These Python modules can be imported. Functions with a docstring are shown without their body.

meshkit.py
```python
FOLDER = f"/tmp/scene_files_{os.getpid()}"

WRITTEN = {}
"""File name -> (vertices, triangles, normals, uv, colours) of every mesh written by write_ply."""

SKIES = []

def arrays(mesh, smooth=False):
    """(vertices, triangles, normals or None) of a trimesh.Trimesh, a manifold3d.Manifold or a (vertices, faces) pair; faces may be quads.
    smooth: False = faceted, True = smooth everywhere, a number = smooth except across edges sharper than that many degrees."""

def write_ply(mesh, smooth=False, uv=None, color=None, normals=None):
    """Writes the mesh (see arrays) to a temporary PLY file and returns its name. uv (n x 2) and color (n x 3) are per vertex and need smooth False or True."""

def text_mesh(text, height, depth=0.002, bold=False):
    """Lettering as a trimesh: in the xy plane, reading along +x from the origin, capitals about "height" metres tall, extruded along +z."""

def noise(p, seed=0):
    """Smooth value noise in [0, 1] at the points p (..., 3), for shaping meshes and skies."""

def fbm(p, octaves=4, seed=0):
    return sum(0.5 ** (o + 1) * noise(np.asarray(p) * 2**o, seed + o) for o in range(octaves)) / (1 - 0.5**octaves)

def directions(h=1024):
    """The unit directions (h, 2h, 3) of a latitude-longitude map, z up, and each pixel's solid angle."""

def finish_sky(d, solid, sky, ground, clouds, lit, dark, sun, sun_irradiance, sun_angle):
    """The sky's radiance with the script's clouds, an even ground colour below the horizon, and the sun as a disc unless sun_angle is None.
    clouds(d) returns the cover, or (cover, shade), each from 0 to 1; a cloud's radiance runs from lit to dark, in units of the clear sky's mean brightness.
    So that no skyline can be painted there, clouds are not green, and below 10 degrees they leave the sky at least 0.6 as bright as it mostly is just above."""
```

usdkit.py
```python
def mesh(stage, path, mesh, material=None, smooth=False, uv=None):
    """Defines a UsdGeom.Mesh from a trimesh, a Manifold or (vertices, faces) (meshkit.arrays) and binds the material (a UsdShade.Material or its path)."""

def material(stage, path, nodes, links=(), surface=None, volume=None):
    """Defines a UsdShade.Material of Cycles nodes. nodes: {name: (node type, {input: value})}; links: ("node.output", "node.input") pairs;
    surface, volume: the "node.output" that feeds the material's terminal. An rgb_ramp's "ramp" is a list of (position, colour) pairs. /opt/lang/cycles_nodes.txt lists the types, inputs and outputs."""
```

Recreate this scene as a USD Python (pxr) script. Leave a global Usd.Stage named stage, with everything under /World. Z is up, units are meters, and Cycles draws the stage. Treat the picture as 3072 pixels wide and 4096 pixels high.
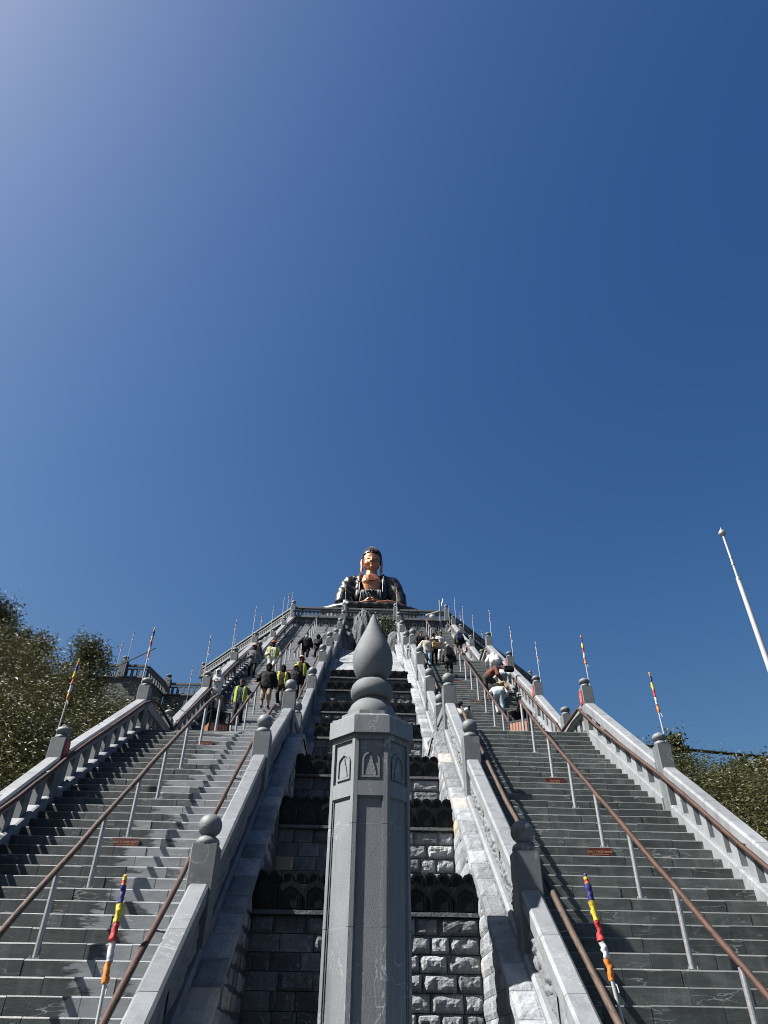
import math, random
import numpy as np, trimesh, manifold3d as m3
import usdkit, meshkit
from pxr import Usd, UsdGeom, UsdLux, UsdShade, Gf, Sdf
from shapely.geometry import Polygon

stage = Usd.Stage.CreateInMemory()
UsdGeom.SetStageUpAxis(stage, UsdGeom.Tokens.z)
UsdGeom.SetStageMetersPerUnit(stage, 1.0)
W = UsdGeom.Xform.Define(stage, '/World'); stage.SetDefaultPrim(W.GetPrim())
UsdGeom.Scope.Define(stage, '/World/Looks')
rng = np.random.default_rng(7); random.seed(7)

# ------------------------------------------------------------------ camera, sky, sun, exposure
PITCH, YAW, ROLL = math.radians(38.2), math.radians(1.553), math.radians(0.78)
CAM = np.array([-0.08, 0.0, 1.6])
EXPOSURE = 1.8
SUN = np.array([-0.63, -0.15, 0.755]); SUN /= np.linalg.norm(SUN)
SUN_INTENSITY, SKY_STRENGTH = 1.25, 0.05
fw = np.array([math.sin(YAW)*math.cos(PITCH), math.cos(YAW)*math.cos(PITCH), math.sin(PITCH)])
rt = np.array([math.cos(YAW), -math.sin(YAW), 0.0]); up = np.cross(rt, fw)
R_, U_ = rt*math.cos(ROLL)+up*math.sin(ROLL), -rt*math.sin(ROLL)+up*math.cos(ROLL)
cam = UsdGeom.Camera.Define(stage, '/World/camera')
cam.CreateHorizontalApertureAttr(36.0); cam.CreateVerticalApertureAttr(48.0)
cam.CreateFocalLengthAttr(36.0*2840/3072); cam.CreateClippingRangeAttr(Gf.Vec2f(0.1, 5000)); cam.CreateExposureAttr(EXPOSURE)
cam.AddTransformOp().Set(Gf.Matrix4d(*R_, 0, *U_, 0, *(-fw), 0, *CAM, 1))
sky = UsdLux.DomeLight.Define(stage, '/World/sky')
el, rot = math.asin(SUN[2]), math.atan2(SUN[0], SUN[1])
skymat = usdkit.material(stage, '/World/Looks/sky_look', {
    's': ('sky_texture', {'sky_type': 'single_scattering', 'sun_disc': False, 'sun_elevation': el, 'sun_rotation': rot, 'altitude': 0.0, 'air_density': 1.6, 'aerosol_density': 2.7, 'ozone_density': 6.0}),
    'k1': ('vector_math', {'math_type': 'multiply_add', 'vector2': (.12, .12, .12), 'vector3': (1.0, 1.0, 1.0)}), 'cap': ('vector_math', {'math_type': 'divide'}), 'gm': ('gamma', {'gamma': 1.7}), 'hs': ('hsv', {'hue': .506, 'saturation': 1.1, 'value': .405}), 'b': ('background_shader', {'strength': SKY_STRENGTH})}, [('s.color', 'k1.vector1'), ('s.color', 'cap.vector1'), ('k1.vector', 'cap.vector2'), ('cap.vector', 'gm.color'), ('gm.color', 'hs.color'), ('hs.color', 'b.color')], surface='b.background')
UsdShade.MaterialBindingAPI.Apply(sky.GetPrim()).Bind(skymat)
sky.GetPrim().SetCustomDataByKey('kind', 'structure')
sun = UsdLux.DistantLight.Define(stage, '/World/sun')
sun.CreateIntensityAttr(SUN_INTENSITY); sun.CreateNormalizeAttr(True); sun.CreateAngleAttr(0.53); sun.CreateColorAttr(Gf.Vec3f(1.0, 0.955, 0.9))
sun.AddTransformOp().Set(Gf.Matrix4d(1.0).SetLookAt(Gf.Vec3d(*SUN), Gf.Vec3d(0, 0, 0), Gf.Vec3d(0, 0, 1)).GetInverse())

# ------------------------------------------------------------------ helpers
_used = {}
def path(name, parent=None):
    base = (parent.GetPath().pathString if parent else '/World') + '/' + name
    n = _used.get(base, -1) + 1; _used[base] = n
    return base if n == 0 else f'{base}_{n:03d}'
def prim(x): return x.GetPrim() if hasattr(x, 'GetPrim') else x
def tag(o, label=None, cat=None, group=None, kind=None):
    p = prim(o)
    for k, v in (('label', label), ('category', cat), ('group', group), ('kind', kind)):
        if v: p.SetCustomDataByKey(k, v)
    return p
def thing(name, label, cat=None, group=None, kind=None, loc=(0, 0, 0), rotz=0.0, scale=1.0, parent=None):
    x = UsdGeom.Xform.Define(stage, path(name, parent)); x.AddTranslateOp().Set(Gf.Vec3d(*map(float, loc)))
    if rotz: x.AddRotateZOp().Set(math.degrees(rotz))
    if scale != 1.0: x.AddScaleOp().Set(Gf.Vec3f(scale, scale, scale))
    return tag(x, label, cat, group, kind)
def copy_of(src, label, loc, rotz=0.0, group=None, scale=1.0):
    d = src.GetCustomData(); o = UsdGeom.Xform.Define(stage, path(src.GetName())); p = o.GetPrim()
    o.AddTranslateOp().Set(Gf.Vec3d(*map(float, loc)))
    if rotz: o.AddRotateZOp().Set(math.degrees(rotz))
    if scale != 1.0: o.AddScaleOp().Set(Gf.Vec3f(scale, scale, scale))
    p.GetReferences().AddInternalReference(src.GetPath()); p.SetInstanceable(True)
    return tag(p, label, d['category'], group or d.get('group'))

class MB:
    def __init__(s): s.v, s.f, s.n = [], [], 0
    def add(s, v, f):
        v = np.asarray(v, float).reshape(-1, 3); f = np.asarray(f, int)
        if f.shape[1] == 4: f = np.vstack([f[:, [0, 1, 2]], f[:, [0, 2, 3]]])
        s.v.append(v); s.f.append(f + s.n); s.n += len(v); return s
    def mesh(s): return np.vstack(s.v), np.vstack(s.f)
    def loft(s, a, b):                       # two equal convex polygons joined, capped (a is the near end)
        a, b = np.asarray(a, float), np.asarray(b, float); n = len(a); i = np.arange(n); j = (i+1) % n
        f = [*np.stack([i, j, j+n], 1), *np.stack([i, j+n, i+n], 1)]
        f += [(0, k+1, k) for k in range(1, n-1)] + [(n, n+k, n+k+1) for k in range(1, n-1)]
        v = np.vstack([a, b]); f = np.array(f)
        c = v.mean(0); t = v[f]; vol = np.einsum('ij,ij->i', t[:, 0]-c, np.cross(t[:, 1]-c, t[:, 2]-c)).sum()
        return s.add(v, f if vol > 0 else f[:, ::-1])
    def box(s, c, d, rz=0.0, bev=0.0):
        x, y, z = np.asarray(d, float)/2; b = min(bev, x*.45, y*.45)
        p = np.array([(-x+b, -y), (x-b, -y), (x, -y+b), (x, y-b), (x-b, y), (-x+b, y), (-x, y-b), (-x, -y+b)] if b else [(-x, -y), (x, -y), (x, y), (-x, y)])
        if rz: p = p @ np.array([[math.cos(rz), math.sin(rz)], [-math.sin(rz), math.cos(rz)]])
        lo = np.c_[p, np.full(len(p), -z)] + c; hi = np.c_[p, np.full(len(p), z)] + c
        return s.loft(lo, hi)
    def tube(s, pts, r, n=8):
        p = np.asarray(pts, float); r = np.broadcast_to(r, len(p)); t = np.gradient(p, axis=0); t /= np.linalg.norm(t, axis=1, keepdims=True)+1e-12
        ref = np.array([1., 0, 0]) if abs(t[0][0]) < .7 else np.array([0, 0, 1.])
        a = np.cross(t, ref); a /= np.linalg.norm(a, axis=1, keepdims=True); b = np.cross(t, a); g = np.arange(n)*2*np.pi/n
        v = (p[:, None]+r[:, None, None]*(np.cos(g)[None, :, None]*a[:, None]+np.sin(g)[None, :, None]*b[:, None])).reshape(-1, 3)
        f = []
        for i in range(len(p)-1):
            for k in range(n):
                q = (i*n+k, i*n+(k+1) % n, (i+1)*n+(k+1) % n, (i+1)*n+k); f += [(q[0], q[1], q[2]), (q[0], q[2], q[3])]
        m = (len(p)-1)*n
        f += [(0, k+1, k) for k in range(1, n-1)] + [(m, m+k, m+k+1) for k in range(1, n-1)]
        f = np.array(f); T = v[f]; c = v.mean(0)
        if np.einsum('ij,ij->i', T[:, 0]-c, np.cross(T[:, 1]-c, T[:, 2]-c)).sum() < 0: f = f[:, ::-1]
        return s.add(v, f)
    def lathe(s, prof, c=(0, 0, 0), n=20):   # prof: (r, z) from bottom to top
        pr = np.asarray(prof, float); g = np.arange(n)*2*np.pi/n; m = len(pr)
        v = np.stack([pr[:, 0, None]*np.cos(g), pr[:, 0, None]*np.sin(g), np.broadcast_to(pr[:, 1, None], (m, n))], -1).reshape(-1, 3)+c
        i, k = np.meshgrid(np.arange(m-1), np.arange(n), indexing='ij')
        q = np.stack([i*n+k, i*n+(k+1) % n, (i+1)*n+(k+1) % n, (i+1)*n+k], -1).reshape(-1, 4)
        f = np.vstack([q[:, [0, 1, 2]], q[:, [0, 2, 3]]]); t = (m-1)*n
        f = np.vstack([f, [(0, k+1, k) for k in range(1, n-1)], [(t, t+k, t+k+1) for k in range(1, n-1)]])
        return s.add(v, f)
    def extrude(s, poly, depth, M=np.eye(4)):
        m = trimesh.creation.extrude_polygon(poly, depth, engine='earcut'); m.apply_transform(M); return s.add(m.vertices, m.faces)
def put(name, mb, mat, parent=None, smooth=False):
    m = mb.mesh() if isinstance(mb, MB) else mb
    return usdkit.mesh(stage, path(name, parent), m, MAT[mat], smooth=smooth).GetPrim()
def frame(o, x, y, z):
    M = np.eye(4); M[:3, 0], M[:3, 1], M[:3, 2], M[:3, 3] = x, y, z, o; return M
def noise(p, seed=0): return meshkit.noise(np.asarray(p, float), seed)

# ------------------------------------------------------------------ materials
MAT = {}; KP = .43; KS = .345                                   # the stone is darker than it looks in full sun
def stone(name, col, var=.25, scale=3.0, vein=0.0, rough=.7, bump=.25, fine=40.0, stretch=(1, 1, 1), rnd=.3, spec=.35, vcol=(.42, .43, .44), warm=0.0, island=False, bdist=.02, streak=0.0):
    c = np.array(col)*KS*np.array([.95, 1.0, 1.045])
    N = {'g': ('geometry', {}), 'oi': ('object_info', {}), 'mp': ('mapping', {'scale': stretch}),
         'n1': ('noise_texture', {'scale': scale, 'detail': 6.0, 'roughness': .6, 'distortion': .6}),
         'n2': ('noise_texture', {'scale': fine, 'detail': 5.0, 'roughness': .65}),
         'r1': ('rgb_ramp', {'ramp': [(.25, c*(1-var)), (.5, c), (.75, c*(1+var))]}),
         'mr': ('map_range', {'from_min': 0.0, 'from_max': 1.0, 'to_min': 1-rnd, 'to_max': 1+rnd}),
         'mx': ('mix', {'mix_type': 'multiply', 'fac': 1.0}),
         'fr': ('map_range', {'from_min': .25, 'from_max': .75, 'to_min': .8, 'to_max': 1.2}),
         'm2': ('mix', {'mix_type': 'multiply', 'fac': 1.0}),
         'mh': ('math', {'math_type': 'multiply_add', 'value2': .45}),
         'bp': ('bump', {'strength': bump, 'distance': bdist}),
         'p': ('principled_bsdf', {'roughness': rough, 'specular_ior_level': spec})}
    L = [('g.position', 'mp.vector'), ('mp.vector', 'n1.vector'), ('mp.vector', 'n2.vector'), ('n1.fac', 'r1.fac'),
         ('g.random_per_island' if island else 'oi.random', 'mr.value'), ('r1.color', 'mx.color1'), ('mr.result', 'mx.color2'), ('n2.fac', 'fr.value'),
         ('mx.color', 'm2.color1'), ('fr.result', 'm2.color2'), ('n1.fac', 'mh.value1'), ('n2.fac', 'mh.value3'), ('mh.value', 'bp.height'), ('bp.normal', 'p.normal')]
    last = 'm2.color'
    if streak:
        N.update({'mk': ('mapping', {'scale': (5.0, 5.0, .35)}), 'nk': ('noise_texture', {'scale': 1.0, 'detail': 5.0, 'roughness': .6}), 'rk': ('map_range', {'from_min': .5, 'from_max': .75, 'to_min': 0.0, 'to_max': streak, 'clamp': True}), 'xk': ('mix', {'color2': c*.35})})
        L += [('g.position', 'mk.vector'), ('mk.vector', 'nk.vector'), ('nk.fac', 'rk.value'), ('rk.result', 'xk.fac'), ('m2.color', 'xk.color1')]; last = 'xk.color'
    if vein:
        N['n3'] = ('noise_texture', {'scale': 1.7, 'detail': 4.0, 'roughness': .55, 'distortion': 1.5}); N['mv'] = ('mapping', {'scale': (1.0, 2.2, .8), 'rotation': (.4, .3, .5)})
        N['rv'] = ('rgb_ramp', {'ramp': [(.487, (0, 0, 0)), (.5, (1, 1, 1)), (.513, (0, 0, 0))]})
        N['n4'] = ('noise_texture', {'scale': .9, 'detail': 2.0}); N['r4'] = ('map_range', {'from_min': .45, 'from_max': .62, 'to_min': 0.0, 'to_max': vein, 'clamp': True})
        N['vm'] = ('math', {'math_type': 'multiply'}); N['vx'] = ('mix', {'color2': vcol})
        N['ofs'] = ('vector_math', {'vector_math_type': 'add'}) if False else ('combine_xyz', {})
        N['add'] = ('vector_math', {'math_type': 'add'}); N['rs'] = ('math', {'math_type': 'multiply', 'value2': 37.0})
        L += [('oi.random', 'rs.value1'), ('rs.value', 'ofs.x'), ('rs.value', 'ofs.z'), ('g.position', 'add.vector1'), ('ofs.vector', 'add.vector2'), ('add.vector', 'mv.vector'), ('mv.vector', 'n3.vector'), ('g.position', 'n4.vector'), ('n3.fac', 'rv.fac'), ('n4.fac', 'r4.value'),
              ('rv.color', 'vm.value1'), ('r4.result', 'vm.value2'), ('vm.value', 'vx.fac'), (last, 'vx.color1')]
        last = 'vx.color'
    if warm:
        N['wr'] = ('map_range', {'from_min': 1-warm, 'from_max': 1.0, 'to_min': 0.0, 'to_max': .75, 'clamp': True}); N['wx'] = ('mix', {'color2': (.36, .26, .13)})
        L += [('oi.random', 'wr.value'), ('wr.result', 'wx.fac'), (last, 'wx.color1')]; last = 'wx.color'
    L.append((last, 'p.base_color'))
    MAT[name] = usdkit.material(stage, '/World/Looks/' + name, N, L, surface='p.BSDF')
def plain(name, col, rough=.5, metal=0.0, spec=.5, var=.12, scale=6.0, bump=0.0, stretch=(1, 1, 1), bdist=.01, coat=0.0, sheen=0.0):
    c = np.array(col)*(KP if metal < .5 else .85)
    N = {'tc': ('geometry', {}), 'mp': ('mapping', {'scale': stretch}), 'n': ('noise_texture', {'scale': scale, 'detail': 5.0, 'roughness': .6}),
         'r': ('rgb_ramp', {'ramp': [(.3, c*(1-var)), (.7, np.minimum(c*(1+var), 1))]}), 'rr': ('map_range', {'from_min': .3, 'from_max': .7, 'to_min': max(rough-.08, .03), 'to_max': min(rough+.08, 1)}),
         'p': ('principled_bsdf', {'metallic': metal, 'specular_ior_level': spec, 'coat_weight': coat, 'sheen_weight': sheen})}
    L = [('tc.position', 'mp.vector'), ('mp.vector', 'n.vector'), ('n.fac', 'r.fac'), ('r.color', 'p.base_color'), ('n.fac', 'rr.value'), ('rr.result', 'p.roughness')]
    if bump:
        N['b'] = ('bump', {'strength': bump, 'distance': bdist}); L += [('n.fac', 'b.height'), ('b.normal', 'p.normal')]
    MAT[name] = usdkit.material(stage, '/World/Looks/' + name, N, L, surface='p.BSDF')

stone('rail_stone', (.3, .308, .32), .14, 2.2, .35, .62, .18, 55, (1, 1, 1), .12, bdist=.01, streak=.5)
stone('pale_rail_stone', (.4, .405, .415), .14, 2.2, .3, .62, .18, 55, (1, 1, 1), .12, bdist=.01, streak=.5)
stone('post_stone', (.27, .285, .29), .2, 3.0, .35, .6, .2, 60, (1, 1, 2), .12, bdist=.01, streak=.6)
stone('carved_stone', (.34, .35, .36), .2, 4.0, 0, .7, 1.0, 26, (1, 1, .6), .1, bdist=.03)
stone('rough_stone', (.46, .47, .485), .38, 2.6, .15, .8, .8, 20, (1, 1, 1.6), .38, warm=.05, bdist=.03)
stone('lit_tier_stone', (.44, .45, .465), .45, 4.0, .3, .8, 1.0, 14, (1, 1, 1), .45, warm=.07, bdist=.05)  # sunlight painted into the colour: lighter copy for the right-hand tier blocks
stone('tier_stone', (.2, .206, .215), .4, 3.0, .3, .75, .8, 18, (1, 1, 1), .45, warm=.05, bdist=.03)  # channel shade painted into the colour: darker copy, left blocks, sills and ledges
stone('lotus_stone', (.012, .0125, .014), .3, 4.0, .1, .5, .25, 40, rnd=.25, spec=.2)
stone('pillar_stone', (.34, .352, .362), .14, 2.0, .55, .6, .4, 75, (1, 1, .5), .1, bdist=.008, streak=.6)
stone('finial_stone', (.25, .26, .265), .2, 2.5, .1, .75, .5, 60, (1, 1, 2.5), .05, bdist=.008, streak=.35)
stone('paving_stone', (.45, .45, .455), .2, 3.0, 0, .75, .3, 30, rnd=.2, bdist=.01)
stone('core_stone', (.13, .135, .14), .2, 2.0)
stone('terrace_stone', (.15, .155, .16), .25, 1.5, 0, .7, .5, 14, rnd=.15)
stone('far_stone', (.24, .245, .25), .25, 1.5, 0, .8, .5, 8, rnd=.2)
stone('boulder_stone', (.2, .205, .21), .45, 1.6, .2, .85, 1.0, 9, (1, 1, .7), .2, bdist=.08)
stone('soil', (.09, .075, .05), .4, .5, 0, .95, .6, 6)
stone('plaza_stone', (.09, .09, .092), .2, 1.0)
# step slabs: wet dark stone, dry light stains along the inner side of the left flight, white veins
def step_material(name, dark, light, veinw, stain):
    dark, light = np.array(dark)*KS, np.array(light)*KS
    N = {'g': ('geometry', {}), 'oi': ('object_info', {}), 'sx': ('separate_xyz', {}),
         'mp': ('mapping', {'scale': (.9, 1.0, 3.0)}), 'n1': ('noise_texture', {'scale': 2.2, 'detail': 6.0, 'roughness': .62, 'distortion': .8}),
         'ms': ('mapping', {'scale': (2.4, 1.0, .22)}), 'ns': ('noise_texture', {'scale': 2.0, 'detail': 4.0, 'roughness': .6}),
         'n2': ('noise_texture', {'scale': 45.0, 'detail': 5.0, 'roughness': .7}),
         'rd': ('rgb_ramp', {'ramp': [(.28, np.array(dark)*.62), (.5, np.array(dark)), (.72, np.array(dark)*1.55)]}),
         'rs': ('map_range', {'from_min': .5, 'from_max': .72, 'to_min': 0.0, 'to_max': .55, 'clamp': True}), 'mx1': ('mix', {'color2': np.array(light)*(.42 if stain else .62)}),
         'mr': ('map_range', {'from_min': 0.0, 'from_max': 1.0, 'to_min': .68, 'to_max': 1.35}), 'mx2': ('mix', {'mix_type': 'multiply', 'fac': 1.0}),
         'fr': ('map_range', {'from_min': .25, 'from_max': .75, 'to_min': .78, 'to_max': 1.22}), 'mx3': ('mix', {'mix_type': 'multiply', 'fac': 1.0}),
         'cx': ('combine_xyz', {}), 'ro': ('math', {'math_type': 'multiply', 'value2': 53.0}), 'ad': ('vector_math', {'math_type': 'add'}),
         'mv': ('mapping', {'scale': (.55, 1.0, 3.2), 'rotation': (0, .75, 0)}), 'nv': ('noise_texture', {'scale': 1.9, 'detail': 3.0, 'roughness': .5, 'distortion': .25}),
         'rv': ('rgb_ramp', {'ramp': [(.491, (0, 0, 0)), (.5, (1, 1, 1)), (.509, (0, 0, 0))]}), 'nq': ('noise_texture', {'scale': 1.1, 'detail': 2.0}),
         'rq': ('map_range', {'from_min': .47, 'from_max': .62, 'to_min': 0.0, 'to_max': veinw, 'clamp': True}), 'vm': ('math', {'math_type': 'multiply'}), 'mx4': ('mix', {'color2': (.42, .43, .43)}),
         'hh': ('math', {'math_type': 'multiply_add', 'value2': .6}), 'bp': ('bump', {'strength': .35, 'distance': .012}), 'p': ('principled_bsdf', {'roughness': .5, 'specular_ior_level': .4})}
    L = [('g.position', 'mp.vector'), ('mp.vector', 'n1.vector'), ('g.position', 'ms.vector'), ('ms.vector', 'ns.vector'), ('g.position', 'n2.vector'), ('n1.fac', 'rd.fac'), ('ns.fac', 'rs.value'),
         ('rs.result', 'mx1.fac'), ('rd.color', 'mx1.color1'), ('oi.random', 'mr.value'), ('mx1.color', 'mx2.color1'), ('mr.result', 'mx2.color2'), ('n2.fac', 'fr.value'), ('mx2.color', 'mx3.color1'), ('fr.result', 'mx3.color2'),
         ('oi.random', 'ro.value1'), ('ro.value', 'cx.x'), ('ro.value', 'cx.z'), ('g.position', 'ad.vector1'), ('cx.vector', 'ad.vector2'), ('ad.vector', 'mv.vector'), ('mv.vector', 'nv.vector'), ('nv.fac', 'rv.fac'),
         ('ad.vector', 'nq.vector'), ('nq.fac', 'rq.value'), ('rv.color', 'vm.value1'), ('rq.result', 'vm.value2'), ('vm.value', 'mx4.fac'),
         ('n1.fac', 'hh.value1'), ('n2.fac', 'hh.value3'), ('hh.value', 'bp.height'), ('bp.normal', 'p.normal')]
    last = 'mx3.color'
    if stain:
        # dry, dusty stone: edge runs along the flight with a ragged outline
        N.update({'nd': ('noise_texture', {'scale': 3.2, 'detail': 6.0, 'roughness': .7}), 'md': ('mapping', {'scale': (.45, 1.0, 2.2)}), 'dx': ('math', {'math_type': 'multiply_add', 'value2': 1.7}),
                  'sp': ('separate_xyz', {}), 'dy': ('math', {'math_type': 'multiply_add', 'value2': .16, 'value3': 1.75}), 'dz': ('math', {'math_type': 'subtract'}), 'ds': ('map_range', {'from_min': -.02, 'from_max': .1, 'to_min': 0.0, 'to_max': .85, 'clamp': True}),
                  'wi': ('math', {'math_type': 'multiply_add', 'value2': -1.1}), 'mxs': ('mix', {}), 'lc': ('rgb_ramp', {'ramp': [(.3, np.array(light)*.8), (.7, np.array(light)*1.2)]})})
        # X + 1.7*(noise) + rnd  >  -(1.75 + .16*Y)
        L += [('g.position', 'md.vector'), ('md.vector', 'nd.vector'), ('g.position', 'sp.vector'), ('nd.fac', 'dx.value1'), ('sp.x', 'dx.value3'), ('oi.random', 'wi.value1'), ('dx.value', 'wi.value3'),
              ('sp.y', 'dy.value1'), ('n1.fac', 'lc.fac')]
        N['nb'] = ('math', {'math_type': 'multiply_add', 'value2': .10, 'value3': 2.05}); N['sb'] = ('math', {'math_type': 'add'})
        L = [x for x in L if x[0] != 'sp.y']; L += [('sp.y', 'nb.value1'), ('wi.value', 'sb.value1'), ('nb.value', 'sb.value2'), ('sb.value', 'ds.value'), ('ds.result', 'mxs.fac'), (last, 'mxs.color1'), ('lc.color', 'mxs.color2')]
        for k in ('dy', 'dz'): N.pop(k)
        last = 'mxs.color'
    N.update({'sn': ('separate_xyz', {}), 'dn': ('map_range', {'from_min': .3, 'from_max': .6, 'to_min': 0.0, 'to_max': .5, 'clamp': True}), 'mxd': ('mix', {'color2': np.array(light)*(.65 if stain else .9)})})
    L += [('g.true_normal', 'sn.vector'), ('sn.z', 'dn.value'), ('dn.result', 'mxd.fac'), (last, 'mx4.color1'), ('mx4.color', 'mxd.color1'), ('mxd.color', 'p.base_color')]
    N.pop('sx')
    MAT[name] = usdkit.material(stage, '/World/Looks/' + name, N, L, surface='p.BSDF')
step_material('step_stone', (.066, .08, .083), (.54, .57, .60), .5, True)
step_material('wet_step_stone', (.125, .146, .14), (.45, .47, .465), .5, False)

plain('steel', (.30, .305, .31), .42, .6, var=.1, scale=30)
plain('white_steel', (.72, .73, .74), .35, .2, var=.05)
plain('dark_metal', (.02, .021, .023), .4, .3)
def wood_material(name, a, b, light=(.42, .33, .26)):
    N = {'g': ('geometry', {}), 'mp': ('mapping', {'scale': (26, 2.2, 5.0), 'rotation': (-.65, 0, 0)}), 'n': ('noise_texture', {'scale': 1.0, 'detail': 7.0, 'roughness': .75, 'distortion': .8}),
         'r': ('rgb_ramp', {'ramp': [(.36, a), (.5, b), (.68, np.array(b)*1.5), (.8, light)]}), 'b': ('bump', {'strength': .7, 'distance': .01}), 'p': ('principled_bsdf', {'roughness': .62, 'specular_ior_level': .3})}
    MAT[name] = usdkit.material(stage, '/World/Looks/' + name, N, [('g.position', 'mp.vector'), ('mp.vector', 'n.vector'), ('n.fac', 'r.fac'), ('r.color', 'p.base_color'), ('n.fac', 'b.height'), ('b.normal', 'p.normal')], surface='p.BSDF')
wood_material('rail_wood', (.008, .005, .004), (.036, .016, .01), (.12, .08, .055))
wood_material('worn_wood', (.012, .009, .007), (.05, .032, .022), (.16, .12, .09))
plain('slat_wood', (.42, .17, .085), .5, var=.2, scale=14, stretch=(6, 6, .5))
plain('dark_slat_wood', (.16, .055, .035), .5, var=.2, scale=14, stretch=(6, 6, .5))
plain('sign_red', (.15, .006, .012), .5); plain('plaque_red', (.5, .05, .025), .5); plain('gold', (.75, .5, .2), .6)
for n_, c_ in dict(flag_blue=(.018, .02, .2), flag_yellow=(.85, .66, .03), flag_red=(.62, .02, .02), flag_white=(.78, .77, .8), flag_orange=(.92, .27, .01)).items(): plain(n_, c_, .7, var=.15, scale=25, bump=.4, bdist=.02)
plain('copper', (.46, .19, .105), .36, .75, var=.2, scale=1.6, bump=.08, bdist=.06)
plain('bronze', (.011, .012, .0135), .42, .1, var=.3, scale=1.2)
for n_, c_ in dict(skin=(.5, .29, .2), hair_black=(.012, .011, .012), cloth_black=(.012, .012, .014), cloth_charcoal=(.045, .047, .05), cloth_white=(.74, .73, .72), cloth_cream=(.6, .57, .5), cloth_grey=(.2, .21, .22), cloth_blue=(.06, .085, .16), cloth_brown=(.07, .035, .022), cloth_rust=(.2, .07, .05), cloth_khaki=(.33, .26, .17), cloth_tan=(.48, .35, .17), denim=(.34, .45, .52), vest_lime=(.46, .58, .06), helmet_orange=(.75, .19, .06), helmet_yellow=(.8, .6, .03), helmet_pink=(.75, .42, .3), cloth_navy=(.03, .035, .12), cloth_olive=(.12, .11, .07), cloth_red=(.5, .06, .035), shoe_white=(.7, .7, .7), boot_grey=(.12, .12, .13)).items():
    plain(n_, c_, .75 if 'helmet' not in n_ else .35, var=.14, scale=18, bump=.35 if 'cloth' in n_ or 'denim' in n_ else 0, bdist=.02, spec=.12 if 'helmet' not in n_ else .4)
def leaf_material(name, a, b, dry=None):
    ramp = [(0.0, a), (.6, b), (.86, np.array(b)*1.35), (1.0, dry or np.array(b)*1.8)]
    N = {'g': ('geometry', {}), 'n': ('noise_texture', {'scale': .55, 'detail': 3.0}), 'ma': ('math', {'math_type': 'multiply_add', 'value2': .55}), 'm0': ('math', {'math_type': 'multiply_add', 'value2': 1.5, 'value3': -.5}), 'r': ('rgb_ramp', {'ramp': ramp}),
         'p': ('principled_bsdf', {'roughness': .5, 'specular_ior_level': .35}), 't': ('translucent_bsdf', {}), 'm': ('mix_closure', {'fac': .22})}
    MAT[name] = usdkit.material(stage, '/World/Looks/' + name, N, [('g.position', 'n.vector'), ('n.fac', 'm0.value1'), ('g.random_per_island', 'ma.value1'), ('m0.value', 'ma.value3'), ('ma.value', 'r.fac'), ('r.color', 'p.base_color'), ('r.color', 't.color'), ('p.BSDF', 'm.closure1'), ('t.BSDF', 'm.closure2')], surface='m.closure')
leaf_material('bamboo_leaf', (.022, .027, .007), (.072, .07, .02), (.12, .1, .035))
leaf_material('tree_leaf', (.016, .022, .01), (.045, .054, .022))
leaf_material('dry_leaf', (.06, .035, .03), (.12, .075, .06), (.2, .13, .08))
plain('bark', (.07, .055, .045), .9, bump=.5, scale=20)

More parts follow.
